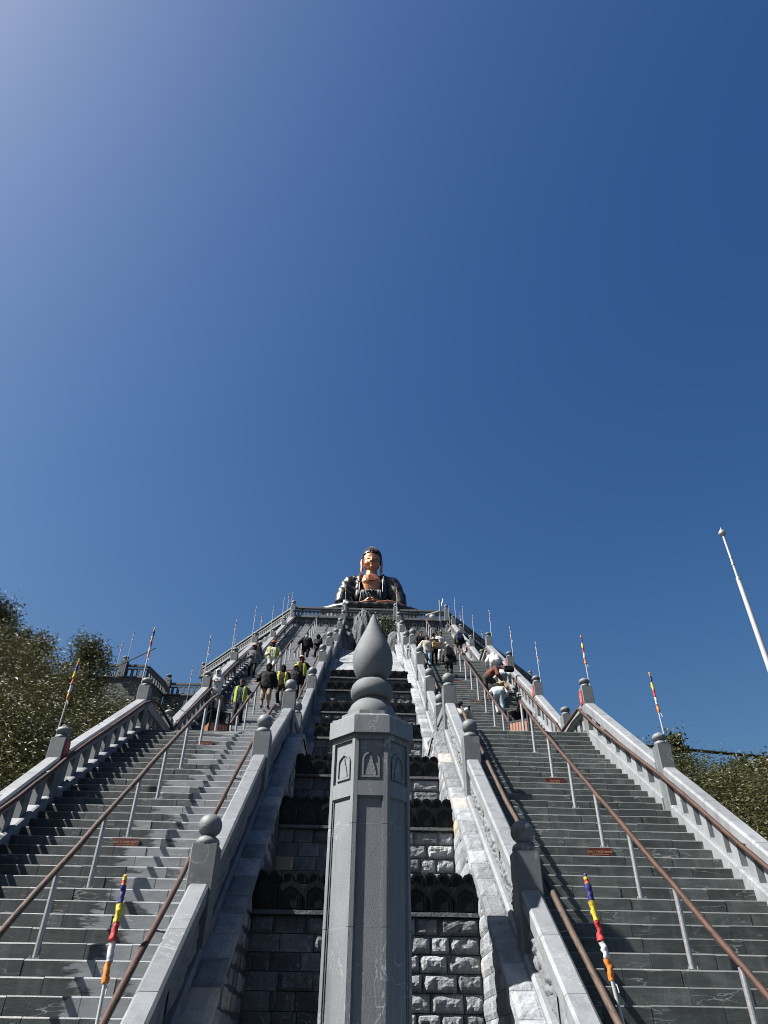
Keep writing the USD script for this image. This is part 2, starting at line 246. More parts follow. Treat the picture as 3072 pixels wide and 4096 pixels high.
# ------------------------------------------------------------------ stair geometry (riser .215, tread .2833)
RI, TR, Y4, Z4 = .215, .2833, 18.279, 8.278
TH = RI/TR
PROF = {-1: dict(e1=19.5, s2=21.8, n2=45, s3=36.0, n3=45), 1: dict(e1=18.95, s2=21.05, n2=41, s3=34.4, n3=43)}
for s_ in PROF:
    p_ = PROF[s_]; p_['z2'] = 9+p_['n2']*RI; p_['e2'] = p_['s2']+(p_['n2']-1)*TR; p_['z3'] = p_['z2']+p_['n3']*RI; p_['e3'] = p_['s3']+(p_['n3']-1)*TR
def nose(Y, s):                                   # height of the line through the step edges; level on landings
    p = PROF[s]
    if Y < p['e1']-.55: return Z4+(Y-Y4)*TH
    if Y < p['e1']: a = p['e1']-.55; za = Z4+(a-Y4)*TH; return za+(9.0-za)*(Y-a)/.55
    if Y < p['s2']: return 9.0
    if Y < p['e2']: return min(9+RI+(Y-p['s2'])*TH, p['z2'])
    if Y < p['s3']: return p['z2']
    return min(p['z2']+RI+(Y-p['s3'])*TH, p['z3'])
def shift(Y, s): return .0155*max(Y-16, 0) if s < 0 else 0.0
OUT = {-1: lambda Y: -(6.43 if Y < 15 else 6.43-.04*(Y-15) if Y < 19.5 else 6.25)+shift(Y, -1), 1: lambda Y: (6.5 if Y < 15 else 6.5-.06*(Y-15) if Y < 20 else 6.2)}
OUTC = lambda Y, s: OUT[s](Y)+s*.02               # outer balustrade centre line
INC = lambda Y, s: (-2.28+shift(Y, -1) if s < 0 else 2.35)
sdir = {-1: 'left', 1: 'right'}

ground = put('ground', MB().add([(-900, -300, -.02), (900, -300, -.02), (900, 900, -.02), (-900, 900, -.02)], [(0, 1, 2, 3)]), 'plaza_stone'); tag(ground, kind='structure')

def step_slab(x0, x1, y, ztop, dz, depth, ch=.016):
    """one riser stone: front face at y, top at ztop, chamfered nosing"""
    p = [(y, ztop-dz), (y, ztop-ch), (y+ch*.9, ztop), (y+depth, ztop), (y+depth, ztop-dz)]
    return MB().loft([(x0, *q) for q in p], [(x1, *q) for q in p])
def split(x0, x1, lo, hi, r):
    xs = [x0+ (r.uniform(.25, 1)*hi)]
    while xs[-1] < x1-lo: xs.append(xs[-1]+r.uniform(lo, hi))
    xs = [x for x in xs if x < x1-.22]
    return [x0]+xs+[x1]
FL = {(-1, 0): 'lower stair flight left of the pillar, dark slabs with pale dry stains', (1, 0): 'lower stair flight right of the pillar, wet dark green slabs with white veins',
      (-1, 1): 'middle stair flight on the left where workers in vests walk down', (1, 1): 'middle stair flight on the right where visitors lean on the rail',
      (-1, 2): 'uppermost stair flight on the left, below the carved terrace wall', (1, 2): 'uppermost stair flight on the right, below the carved terrace wall'}
def build_flights(s):
    p = PROF[s]; mat = 'step_stone' if s < 0 else 'wet_step_stone'; r = np.random.default_rng(50+s)
    runs = [[], [], []]
    ys, zs = [p['e1'], p['e1']-.36, p['e1']-.70], [9.0, 8.835, 8.665]
    if s > 0: ys[1], ys[2] = p['e1']-.13, p['e1']-.26
    runs[0] = list(zip(ys, zs))
    n = 3
    while True:
        y, z = Y4-TR*(n-4), Z4-RI*(n-4)
        if z < .1: break
        runs[0].append((y, z)); n += 1
    runs[0].reverse()
    runs[1] = [(p['s2']+k*TR, 9+(k+1)*RI) for k in range(p['n2'])]
    runs[2] = [(p['s3']+k*TR, p['z2']+(k+1)*RI) for k in range(p['n3'])]
    ends = [p['s2'], p['s3'], 50.4]
    for k, run in enumerate(runs):
        t = thing('stair_flight', FL[s, k], 'stairs', kind='structure')
        core = MB(); rest = MB(); count = 0
        vis0 = max(0, len(run)-36) if k == 0 else 0
        for i, (y, z) in enumerate(run):
            nexty = run[i+1][0] if i+1 < len(run) else ends[k]
            zprev = run[i-1][1] if i else (0 if k == 0 else z-RI)
            xi, xo = (INC(y, s)+s*.1, OUT[s](y)+s*.12)
            x0, x1 = min(xi, xo), max(xi, xo)
            rise = z-zprev
            lo, hi = (.55, .95) if k == 0 else (.7, 1.2)
            xs = split(x0, x1, lo, hi, r)
            for a, b in zip(xs[:-1], xs[1:]):
                g = .004
                m = step_slab(a+g, b-g, y+r.uniform(-.005, .005), z+r.uniform(-.004, .003), min(rise, .216)-.004, .265, r.uniform(.011, .019))
                if i >= vis0 and count < 300 and k < 2: put('step_stone', m, mat, t); count += 1
                else: rest.add(*m.mesh())
            core.box(((x0+x1)/2, (y+.03+nexty+.03)/2, (z-.03+z-.45-rise)/2), (x1-x0-.01, nexty-y, .42+rise))
        if rest.n: tag(put('step_stones', rest, mat, t), kind='stuff')
        put('stair_core', core, mat, t)
        # landing paving behind the last step
        y, z = run[-1]; yn = ends[k]; land = MB()
        xi, xo = INC(y, s)+s*.1, OUT[s](y)+s*.12; x0, x1 = min(xi, xo), max(xi, xo)
        for a in np.arange(y+.13, yn-.1, .6):
            for b in np.arange(x0, x1-.3, .8): land.box(((b+min(b+.8, x1))/2, (a+min(a+.6, yn+.05))/2, z-.02), (min(.8, x1-b)-.006, min(.6, yn+.05-a)-.006, .036))
        put('landing_paving', land, mat, t)
for s in (-1, 1): build_flights(s)

# ------------------------------------------------------------------ balustrades
def sprism(mb, sec, Ya, Yb, xf, zf):
    """prism with cross-section (dx, h) following the slope from Ya to Yb, ends cut upright"""
    return mb.loft([(xf(Ya)+dx, Ya, zf(Ya)+h) for dx, h in sec], [(xf(Yb)+dx, Yb, zf(Yb)+h) for dx, h in sec])
ONION = [(.0, 0), (.17, 0), (.185, .03), (.175, .075), (.14, .1), (.115, .12), (.125, .135), (.175, .16), (.2, .2), (.205, .245), (.19, .29), (.15, .325), (.09, .355), (.04, .38), (.012, .405), (.0, .41)]
GLOBE = [(.0, 0), (.2, 0), (.215, .03), (.2, .085), (.15, .13), (.11, .15), (.13, .165), (.18, .215), (.205, .275), (.212, .335), (.2, .4), (.165, .46), (.11, .505), (.05, .528), (.0, .533)]
def post(t, x, y, zb, zt, w, prof, mat, fs=1.0):
    m = MB().box((x, y, (zb+zt)/2), (w, w, zt-zb), bev=.014)
    m.box((x, y, zt+.01), (w-.05, w-.05, .02))
    p = put('post', m, mat, t)
    put('finial', MB().lathe([(r*fs, z*fs) for r, z in prof], (x, y, zt+.02), 22), mat, p, smooth=50)
COPE = [(-.15, .62), (.15, .62), (.15, .86), (.11, .905), (-.11, .905), (-.15, .86)]
def segs(Ys): return list(zip(Ys[:-1], Ys[1:]))
def line(Ya, Yb, s):
    za, zb = nose(Ya, s), nose(Yb, s); return lambda Y: za+(zb-za)*(Y-Ya)/(Yb-Ya)
def coping(t, xf, zf, a, b, sec, mat, hw, r, L=.95):
    n = max(1, round((b-a)/(L*.8))); e = np.linspace(a, b, n+1)+np.r_[0, r.uniform(-.08, .08, n-1) if n > 1 else [], 0]
    for u, v in zip(e[:-1], e[1:]):
        dz = r.uniform(-.003, .003); put('coping_stone', sprism(MB(), [(dx, h+dz) for dx, h in sec], u+.003, v-.003, xf, zf), mat, t)
def outer_run(name, label, s, Ys, group=None, posts=None, first=True):
    t = thing(name, label, 'balustrade'); r = np.random.default_rng(int(abs(Ys[0])*10)+s+9); mat = 'pale_rail_stone'
    xf = lambda Y: OUTC(Y, s)
    hp = 1.2 if s < 0 else 1.3
    for k, y in enumerate(Ys):
        if k == 0 and not first: continue
        z = nose(y, s); post(t, xf(y), y, z-.7, z+hp, .31, ONION, 'post_stone', .74)
    for a, b in segs(Ys):
        if b-a > 9: continue
        a2, b2 = a+.155, b-.155; zf = line(a, b, s)
        coping(t, xf, zf, a2, b2, COPE, mat, .15, r)
        put('stringer', sprism(MB(), [(-.17, -.75), (.17, -.75), (.17, .11), (.13, .13), (-.13, .13), (-.17, .11)], a2, b2, xf, zf), mat, t)
        n = max(2, round((b2-a2)/.46)); pitch = (b2-a2)/n
        for i in range(n):
            w = .22 if i != n//2 else .30
            y0 = a2+pitch*(i+.5)-w/2; put('baluster', sprism(MB(), [(-.075, .125), (.075, .125), (.075, .625), (-.075, .625)], y0, y0+w, xf, zf), mat, t)
    return t
def relief_panel(a, b, x, s, zf, seed):
    """carved panel: slab whose channel-side face is a noise relief"""
    nu, nv = max(12, int((b-a)/.035)), 14; u = np.linspace(0, 1, nu+1); v = np.linspace(0, 1, nv+1); Uu, Vv = np.meshgrid(u, v, indexing='ij')
    Y = a+(b-a)*Uu; Z = np.vectorize(zf)(Y)+.1+.46*Vv
    q = np.stack([Uu*0+seed, Y*5.5, Z*5.5], -1).reshape(-1, 3)
    d = (np.abs(np.sin(9*noise(q*1.5, seed)+1.2*np.sin(Y.ravel()*7)))**.7*.06+.02*noise(q*4, seed+1))*(np.minimum(np.minimum(Uu, 1-Uu)*8, np.minimum(Vv, 1-Vv)*5).clip(0, 1).ravel())
    fx = x-s*(.02+d); P = np.stack([fx, Y.ravel(), Z.ravel()], -1); B = P.copy(); B[:, 0] = x+s*.05
    i, j = np.meshgrid(np.arange(nu), np.arange(nv), indexing='ij'); k = (i*(nv+1)+j).ravel(); Q = np.stack([k, k+nv+1, k+nv+2, k+1], -1)
    if s > 0: Q = Q[:, ::-1]
    N = len(P); return MB().add(np.vstack([P, B]), np.vstack([Q, (Q+N)[:, ::-1]]))
def inner_run(name, label, s, Ys, first=True):
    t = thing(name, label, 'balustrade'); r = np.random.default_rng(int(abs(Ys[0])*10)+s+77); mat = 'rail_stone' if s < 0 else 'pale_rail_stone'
    xf = lambda Y: INC(Y, s)
    for k, y in enumerate(Ys):
        if k == 0 and not first: continue
        z = nose(y, s); post(t, xf(y), y, z-1.0, z+1.22, .37, GLOBE, 'post_stone', .82)
    for a, b in segs(Ys):
        a2, b2 = a+.185, b-.185; zf = line(a, b, s)
        coping(t, xf, zf, a2, b2, [(-.14, .60), (.14, .60), (.14, .81), (.105, .845), (-.105, .845), (-.14, .81)], mat, .14, r, 1.1)
        put('panel_frame', sprism(MB(), [(-.055, .05), (.055, .05), (.055, .605), (-.055, .605)], a2, b2, xf, zf), mat, t)
        n = max(1, round((b2-a2)/1.25)); e = np.linspace(a2, b2, n+1)
        for u, v in zip(e[:-1], e[1:]): put('carved_panel', relief_panel(u+.1, v-.1, xf((u+v)/2)-s*.055, s, zf, int(u*10) % 97), 'carved_stone', t, smooth=True)
        put('base_stringer', sprism(MB(), [(-.19, -.9), (.19, -.9), (.19, .05), (.15, .085), (-.15, .085), (-.19, .05)], a2-.0, b2+.0, xf, zf), mat, t)
    return t
LO = {-1: [[7.6, 11.3, 15.05, 19.1, 21.75], [21.75, 25.8, 30.0, 34.45, 36.1], [36.1, 40.3, 44.5, 48.6]], 1: [[7.6, 11.4, 15.25, 18.95, 21.0], [21.0, 24.0, 27.95, 32.3, 34.3], [34.3, 37.6, 41.3, 44.75, 48.2]]}
LI = {-1: [[7.2, 11.2, 15.6, 19.7, 21.8], [21.8, 26.2, 30.5, 34.5, 36.2], [36.2, 39.9, 43.9, 47.6]], 1: [[7.2, 11.2, 15.6, 19.0, 21.2], [21.2, 24.4, 28.3, 32.4, 34.5], [34.5, 37.8, 41.7, 45.4, 48.0]]}
lev = ['lowest', 'middle', 'topmost']
desc_o = {(-1, 0): 'outer stone balustrade beside the bamboo slope, dark shadowed inner face and sunlit coping', (-1, 1): 'outer balustrade of the middle left flight, behind the person in white hood',
          (-1, 2): 'outer balustrade of the upper left flight leading up to the carved terrace corner', (1, 0): 'sunlit outer balustrade at the right edge, white balusters below a rusty wooden rail',
          (1, 1): 'sunlit outer balustrade of the middle right flight beside climbing visitors in white', (1, 2): 'outer balustrade of the upper right flight rising to the terrace corner'}
desc_i = {(-1, 0): 'low inner balustrade with globe posts, left edge of the dry cascade, nearest', (-1, 1): 'inner balustrade with globe posts beside the left middle flight with the yellow helmet worker',
          (-1, 2): 'inner balustrade at top of the left flight, ending near the rocks', (1, 0): 'inner balustrade with carved panels over the bright rough wall, first post shaded by the pillar',
          (1, 1): 'inner balustrade of the middle right flight, beside the seated girl in white', (1, 2): 'inner balustrade at top of the right flight beside the upright rocks'}
for s in (-1, 1):
    for k in range(3):
        outer_run('outer_balustrade', desc_o[s, k], s, LO[s][k], first=(k == 0)); inner_run('inner_balustrade', desc_i[s, k], s, LI[s][k], first=(k == 0))

# ------------------------------------------------------------------ wooden handrails
def wobble(p, r, a=.006): return np.asarray(p)+r.normal(0, a, (len(p), 3))*np.array([1, 0, 1])
def rail_path(s, x, h, ya, yb, n=None, lvl=0):
    n = n or max(3, int((yb-ya)/.5)); Y = np.linspace(ya, yb, n)
    return np.array([(x(y), y, nose(y, s)+h) for y in Y])
rr = np.random.default_rng(3)
def post_rail(s, k, label, ya, yb, h, xf, ysteps, tail=True):
    t = thing('handrail', label, 'handrail')
    P = rail_path(s, xf, h, ya, yb)
    put('wooden_rail', MB().tube(wobble(P, rr), .043+rr.normal(0, .0015, len(P)), 9), 'rail_wood' if s > 0 or k else 'worn_wood', t, smooth=True)
    if tail: e = P[-1]; put('return_rail', MB().tube([e, e+[0, .22, -.02], e+[0, .5, -.1]], .045, 8), 'rail_wood', t, smooth=True)
    for y, z in ysteps:
        x = xf(y); pz = nose(y, s)+h-.03
        q = put('rail_post', MB().tube([(x, y, z), (x, y, pz)], .038, 12), 'steel', t, smooth=30)
        b = MB().box((x, y, z+.006), (.16, .13, .012))
        for dx in (-.06, .06): b.tube([(x+dx, y-.03, z+.01), (x+dx, y-.03, z+.045)], .008, 6)
        put('base_plate', b, 'steel', q)
def steps_at(s, k, idx):
    p = PROF[s]; out = []
    for n in idx:
        if k == 0: y, z = (p['e1'], 9.0) if n == 0 else (Y4-TR*(n-4), Z4-RI*(n-4))
        elif k == 1: y, z = p['s2']+n*TR, 9+(n+1)*RI
        else: y, z = p['s3']+n*TR, p['z2']+(n+1)*RI
        out.append((y+.1, z))
    return out
MIDX = {-1: lambda y: -4.25+shift(y, -1), 1: lambda y: 4.4}
for s in (-1, 1):
    p = PROF[s]; h = 1.03 if s < 0 else .93
    post_rail(s, 0, ['', 'wooden rail on steel posts up the middle of the near right flight', 'grey weathered wooden rail on steel posts up the middle of the near left flight'][s], 7.8, p['e1']+.15, h, MIDX[s], steps_at(s, 0, range(0, 36, 5)))
    post_rail(s, 1, ['', 'middle rail that the person in rust jacket leans on', 'middle rail gripped by the man in black puffer jacket'][s], p['s2']-.25, p['e2']+.2, h, MIDX[s], [(p['s2']-.15, 9.0)]+steps_at(s, 1, range(2, p['n2'], 5)), tail=False)
    post_rail(s, 2, ['', 'middle rail on white posts at top of the right flight', 'middle rail on white posts at top of the left flight'][s], p['s3']-.25, p['e3']+.3, h, MIDX[s], steps_at(s, 2, range(0, p['n3'], 5)), tail=False)
    for k, (a, b) in enumerate([(7.6, p['e1']+.15), (p['s2']-.1, p['e2']+.3), (p['s3']-.1, p['e3'])]):
        for side, x, hh in (('outer', (lambda y, s=s: OUTC(y, s)-s*.25), .74), ('inner', (lambda y, s=s: INC(y, s)+s*.32), .78)):
            t = thing('wooden_handrail', f"round wooden handrail along the {side} balustrade of the {['near', 'middle', 'upper'][k]} {sdir[s]} flight", 'handrail')
            P = rail_path(s, x, hh+(.1 if (side == 'outer' and s < 0) else 0), a, b)
            if side == 'outer' and k == 0: pass
            put('wooden_rail', MB().tube(wobble(P, rr), .041+rr.normal(0, .0015, len(P)), 9), 'worn_wood' if (side == 'inner' and s > 0) else 'rail_wood', t, smooth=True)
            if side == 'outer' and k < 2:
                e = P[-1]; z1 = e[2]; yb2 = [p['s2'], p['s3']][k]
                put('landing_rail', MB().tube([e, (x(yb2), yb2, z1)], .045, 9), 'rail_wood' if s > 0 else 'dark_metal', t, smooth=True)
            for q in P[1::4]:
                put('bracket', MB().tube([q, q+[s*(.14 if side == 'outer' else -.2), 0, -.03]], .012, 6), 'dark_metal', t)

# ------------------------------------------------------------------ cascade between the stairs
CX, HW = .06, 1.84                                 # channel centre and half width
chx = lambda Y, s: CX+s*HW+(shift(Y, -1)*.9 if s < 0 else 0)
BANDS = [(13.0, 3.62, 4.24), (15.77, 5.62, 6.26), (18.2, 7.45, 8.03), (22.9, 10.17, 10.74), (25.1, 11.95, 12.5), (27.3, 13.79, 14.33), (29.4, 15.33, 15.84)]
def rough_block(o, u, v, n, w, h, d, amp, seed, nu=6, nv=4):
    """block with a rock face: o lower corner of the face, u/v/n unit vectors along width, height, outward"""
    a, b = np.meshgrid(np.linspace(0, 1, nu+1), np.linspace(0, 1, nv+1), indexing='ij')
    e = (np.minimum(np.minimum(a, 1-a)*w, np.minimum(b, 1-b)*h)/.05).clip(0, 1)
    q = np.stack([a*w*7+seed*3.1, b*h*7+seed*1.7, a*0+seed*.37], -1).reshape(-1, 3)
    f = (noise(q, 1)*.7+noise(q*2.3, 2)*.55).reshape(a.shape)
    f = np.floor(f*5)/5*.5+f*.5
    out = e*(amp*.35+f*amp*1.35)-.004
    P = np.asarray(o)+(a*w)[..., None]*u+(b*h)[..., None]*v+out[..., None]*n; P = P.reshape(-1, 3)
    i, j = np.meshgrid(np.arange(nu), np.arange(nv), indexing='ij'); k = (i*(nv+1)+j).ravel(); Q = np.stack([k, k+nv+1, k+nv+2, k+1], -1)
    if np.dot(np.cross(u, v), n) < 0: Q = Q[:, ::-1]
    ring = [i*(nv+1) for i in range(nu+1)]+[nu*(nv+1)+j for j in range(1, nv+1)]+[i*(nv+1)+nv for i in range(nu-1, -1, -1)]+[j for j in range(nv-1, 0, -1)]
    B = P[ring]-np.asarray(n)*d-(P[ring]-np.asarray(o))@np.asarray(n)[:, None]*np.asarray(n)
    N = len(P); R = len(ring); S = [(ring[x], N+x, N+(x+1) % R, ring[(x+1) % R]) for x in range(R)]
    S = np.array(S); S = S if np.dot(np.cross(u, v), n) > 0 else S[:, ::-1]
    return MB().add(np.vstack([P, B]), np.vstack([Q, S]))
def ogee(w, h, n=9):
    t = np.linspace(0, 1, n); half = []
    for q in t: half.append((w/2*(1-.02*q), h*.62*q))
    for q in np.linspace(0, 1, n)[1:]:
        a = q*math.pi/2; half.append((w/2*math.cos(a)*(.98), h*.62+h*.30*math.sin(a)))
    half[-1] = (0, h)
    half[-2] = (w*.10, h*.935)
    return np.array(half+[(-x, y) for x, y in half[::-1][1:]])
X_, Z_, NY = np.array([1., 0, 0]), np.array([0, 0, 1.]), np.array([0, -1., 0])
casc = thing('stone_cascade', 'dry stepped cascade of rough stone and black lotus petal bands between the stairs', 'cascade')
rc = np.random.default_rng(21)
def petal_mesh(x, y, z, w, h, lean, d=.06):
    P = ogee(w, h); M = frame((x, y, z), X_, Z_*math.cos(lean)+NY*math.sin(lean), NY*math.cos(lean)-Z_*math.sin(lean))
    m = MB().extrude(Polygon(P), d, M)
    for sc, dd in ((.78, .014), (.58, .01)):
        o = Polygon([(a*sc, b*sc+h*.04) for a, b in P]); i = o.buffer(-.012)
        if not i.is_empty: m.extrude(o.difference(i), d+dd, M)
    return m
nst = 0; extra = MB()
for k, (y, zb, zt) in enumerate(BANDS):
    x0, x1 = chx(y, -1), chx(y, 1); hb = zt-zb
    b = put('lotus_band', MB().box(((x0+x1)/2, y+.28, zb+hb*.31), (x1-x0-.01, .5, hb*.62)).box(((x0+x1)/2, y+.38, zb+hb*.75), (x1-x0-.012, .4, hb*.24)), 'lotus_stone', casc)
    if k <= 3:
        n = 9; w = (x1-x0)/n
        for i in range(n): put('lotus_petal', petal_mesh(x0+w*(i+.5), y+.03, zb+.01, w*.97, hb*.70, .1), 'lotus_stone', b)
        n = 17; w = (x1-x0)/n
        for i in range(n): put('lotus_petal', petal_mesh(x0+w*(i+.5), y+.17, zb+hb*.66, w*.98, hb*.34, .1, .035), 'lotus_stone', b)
    else:
        m = MB(); n = 9; w = (x1-x0)/n
        for i in range(n): m.add(*petal_mesh(x0+w*(i+.5), y+.03, zb+.01, w*.97, hb*.7, .1).mesh())
        tag(put('lotus_petals', m, 'lotus_stone', b), kind='stuff')
    # sill under the band, rock-faced courses down to the tier below, and a paved ledge
    zl = BANDS[k-1][2] if k else 0.0
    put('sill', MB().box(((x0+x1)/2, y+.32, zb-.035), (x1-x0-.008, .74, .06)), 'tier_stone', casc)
    top = zb-.07; nc = max(1, round((top-zl)/.25)); hc = (top-zl)/nc
    for c in range(nc):
        z0 = zl+c*hc
        xs = [x0]
        while xs[-1] < x1-.3: xs.append(xs[-1]+rc.uniform(.3, .55))
        xs[-1] = x1
        for a, bb in zip(xs[:-1], xs[1:]):
            smooth_ = (bb+a)/2 < CX-.3 and rc.random() < .75; ms = 'tier_stone' if (bb+a)/2 < CX+.2 or rc.random() < .12 else 'lit_tier_stone'  # left blocks take the shade-painted tone, most right ones the sun-painted tone
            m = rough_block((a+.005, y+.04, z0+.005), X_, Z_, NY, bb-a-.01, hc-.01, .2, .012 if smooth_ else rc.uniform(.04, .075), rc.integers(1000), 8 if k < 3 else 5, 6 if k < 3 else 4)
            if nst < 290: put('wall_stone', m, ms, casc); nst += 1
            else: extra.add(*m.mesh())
    y2 = BANDS[k+1][0] if k+1 < len(BANDS) else y+.6
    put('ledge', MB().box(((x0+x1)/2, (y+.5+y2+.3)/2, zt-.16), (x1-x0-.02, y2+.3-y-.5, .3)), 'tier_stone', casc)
    put('backing', MB().box(((x0+x1)/2, y+.45, (zb+zl)/2-.2), (x1-x0-.02, .5, zb-zl+.1)), 'core_stone', casc)
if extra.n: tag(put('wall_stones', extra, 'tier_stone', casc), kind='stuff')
# paved ramp above the last tier
for side in (-1, 1):
    t = thing('ramp_paving', 'pale paved ramp above the last lotus band, ' + ('sunlit half beside the right wall' if side > 0 else 'shaded half beside the left wall'), 'paving')
    zr = lambda Y: 15.75+(Y-29.9)*.6
    y = 29.9; row = 0
    while y < 43:
        m0, m1 = (chx(y, -1)+.02, CX) if side < 0 else (CX+.01, chx(y, 1)-.02)
        xs = np.linspace(m0, m1, 4) if row % 2 else np.r_[m0, np.linspace(m0, m1, 4)[:-1]+(m1-m0)/6, m1]
        for a, b in zip(xs[:-1], xs[1:]):
            dz = rc.uniform(-.006, .006); put('paving_slab', MB().loft([(a+.006, y+.006, zr(y)-.1), (b-.006, y+.006, zr(y)-.1), (b-.006, y+.006, zr(y)+dz), (a+.006, y+.006, zr(y)+dz)], [(a+.006, y+.84, zr(y+.84)-.1), (b-.006, y+.84, zr(y+.84)-.1), (b-.006, y+.84, zr(y+.84)+dz), (a+.006, y+.84, zr(y+.84)+dz)]), 'paving_stone', t)
        y += .85; row += 1
# side walls of the channel
for s in (-1, 1):
    t = thing('channel_wall', 'rough block wall in shadow along the left side of the cascade' if s < 0 else 'bright sunlit rough block wall along the right side of the cascade', 'wall')
    mat = 'rough_stone'; cnt = 0; more = MB(); n_ = np.array([-s, 0, 0.])
    def floorz(y):
        z = 0.0
        for (yb, zb, zt) in BANDS:
            if y > yb+.3: z = zt-.05
        return z
    hc = .27; z = .3
    while z < 21:
        # wall top line: nose; face exists where floor < z < top
        y = 8.0+rc.uniform(0, .3)
        while y < 41.5:
            L = rc.uniform(.36, .62) if y < 27 else rc.uniform(.6, .9)
            ym = y+L/2; ztop = nose(y+.02, s)-.1; fl = floorz(y) if y < 30 else 15.5+(y-30)*.58
            if z+hc > fl-.1 and z < ztop:
                x = chx(ym, s); hh = min(hc, max(ztop-z, .06))
                m = rough_block((x, y+.004, z+.004), np.array([0, 1., 0]), Z_, n_, L-.008, hh-.008, .16, rc.uniform(.008, .024), rc.integers(1000), 6 if y < 20 else 4, 4 if y < 20 else 3)
                if cnt < 240 and y < 24: put('wall_stone', m, mat, t); cnt += 1
                else: more.add(*m.mesh())
            y += L
        z += hc
    tag(put('wall_stones', more, mat, t), kind='stuff')
    core = MB()
    for a, b in segs([7.4, 19.2, 21.6, 34.2, 36, 41.6]):
        zf = line(a, b, s); core.loft([(chx(a, s)+s*.015, a, 0), (INC(a, s)-s*.15, a, 0), (INC(a, s)-s*.15, a, zf(a)-.06), (chx(a, s)+s*.015, a, zf(a)-.06)], [(chx(b, s)+s*.015, b, 0), (INC(b, s)-s*.15, b, 0), (INC(b, s)-s*.15, b, zf(b)-.06), (chx(b, s)+s*.015, b, zf(b)-.06)])
    put('wall_core', core, 'core_stone', t)
    y = 7.6; cap = MB(); n = 0
    while y < 41:
        L = rc.uniform(.38, .52); ym = y+L/2; sl = (nose(y+L, s)-nose(y, s))/L; zc = nose(y, s)+.01
        u = np.array([0, 1, sl]); u /= np.linalg.norm(u); v = np.array([1., 0, 0]); nn = np.cross(v, u)
        xa, xb = sorted((chx(ym, s)-s*.05, INC(ym, s)-s*.16))
        m = rough_block((xa, y, zc-.02), v, u, nn, xb-xa, L*math.hypot(1, sl)-.008, .14, .02, rc.integers(1000), 5, 6)
        if n < 45: put('cap_stone', m, mat, t); n += 1
        else: cap.add(*m.mesh())
        y += L
    if cap.n: tag(put('cap_stones', cap, mat, t), kind='stuff')

# ------------------------------------------------------------------ octagonal pillar
PX, PY = .06, 10.8
pil = thing('stone_pillar', 'tall octagonal grey stone pillar with a flame bud finial in the centre foreground', 'pillar', loc=(PX, PY, 0))
def octa(a, rot=math.pi/8): r = a/math.cos(math.pi/8); g = rot+np.arange(8)*math.pi/4; return np.c_[r*np.cos(g), r*np.sin(g)]
def oct_prism(m, a0, a1, z0, z1): return m.loft(np.c_[octa(a0), np.full(8, z0)], np.c_[octa(a1), np.full(8, z1)])
AP = .575; joints = [0, 1.75, 3.02, 4.25, 5.50]
zpan, znic = 4.62, 4.82
def strip(m, g, u0, u1, z0, z1, d0, d1):
    n = np.array([math.cos(g), math.sin(g), 0]); u = np.array([-math.sin(g), math.cos(g), 0])
    o = lambda q, z, d: n*d+u*q+Z_*z
    return m.loft([o(u0, z0, d0), o(u1, z0, d0), o(u1, z0, d1), o(u0, z0, d1)], [o(u0, z1, d0), o(u1, z1, d0), o(u1, z1, d1), o(u0, z1, d1)])
HWF = AP*math.tan(math.pi/8)
for k, (z0, z1) in enumerate(zip(joints[:-1], joints[1:])):
    g_ = .003; m = MB(); oct_prism(m, AP-.032, AP-.032, z0+g_, z1-g_)
    for f in range(8):
        g = f*math.pi/4+math.pi/4*0
        for sg in (-1, 1):
            a, b = sorted((sg*(HWF-.002), sg*(HWF-.056))); strip(m, g, a, b, z0+g_, z1-g_, AP-.05, AP+.0015*(f % 2))
            a, b = sorted((sg*(HWF-.056), sg*(HWF-.074))); strip(m, g, a, b, z0+g_, min(z1-g_, zpan if k == 3 else 99), AP-.05, AP-.016)
        if k == 3:
            strip(m, g, -HWF+.05, HWF-.05, zpan, znic, AP-.05, AP-.001); strip(m, g, -HWF+.05, HWF-.05, 5.42, z1-g_, AP-.05, AP-.001)
            strip(m, g, -HWF+.056, HWF-.056, zpan-.02, zpan, AP-.05, AP-.016)
            # niche: pointed arch frame with a small stupa relief
            n = np.array([math.cos(g), math.sin(g), 0]); u = np.array([-math.sin(g), math.cos(g), 0]); M = frame(n*(AP-.034)+Z_*(znic+.05), u, Z_, n)
            arch = Polygon(ogee(.26, .40)); m.extrude(arch.difference(Polygon(ogee(.26, .40)).buffer(-.028)), .022, M)
            st = MB()
            for w_, a_, b_ in ((.15, .035, .10), (.12, .10, .15), (.095, .15, .2), (.06, .2, .25), (.03, .25, .31)): m.extrude(Polygon([(-w_/2, a_), (w_/2, a_), (w_/2*.9, b_), (-w_/2*.9, b_)]), .017, M)
    put('pillar_drum', m, 'pillar_stone', pil)
for z in joints[1:-1]:
    m = MB(); r_ = np.random.default_rng(int(z*100)); a, b = octa(AP-.0315), octa(AP-.0315); m.loft(np.c_[a, z-.006+r_.normal(0, .0025, 8)], np.c_[b, z+.006+r_.normal(0, .0025, 8)]); put('mortar_joint', m, 'paving_stone', pil)
m = MB(); oct_prism(m, .63, .63, 5.50, 5.76); put('pillar_cap', m, 'pillar_stone', pil)
m = MB(); oct_prism(m, .60, .575, 5.762, 5.80); oct_prism(m, .52, .50, 5.80, 5.84); oct_prism(m, .46, .46, 5.84, 5.91); put('pillar_moulding', m, 'pillar_stone', pil)
put('finial_base', MB().lathe([(0, 5.90), (.385, 5.905), (.39, 5.96), (.375, 6.04), (.33, 6.13), (.27, 6.19), (.24, 6.21), (.24, 6.235), (0, 6.24)], n=44), 'finial_stone', pil, smooth=35)
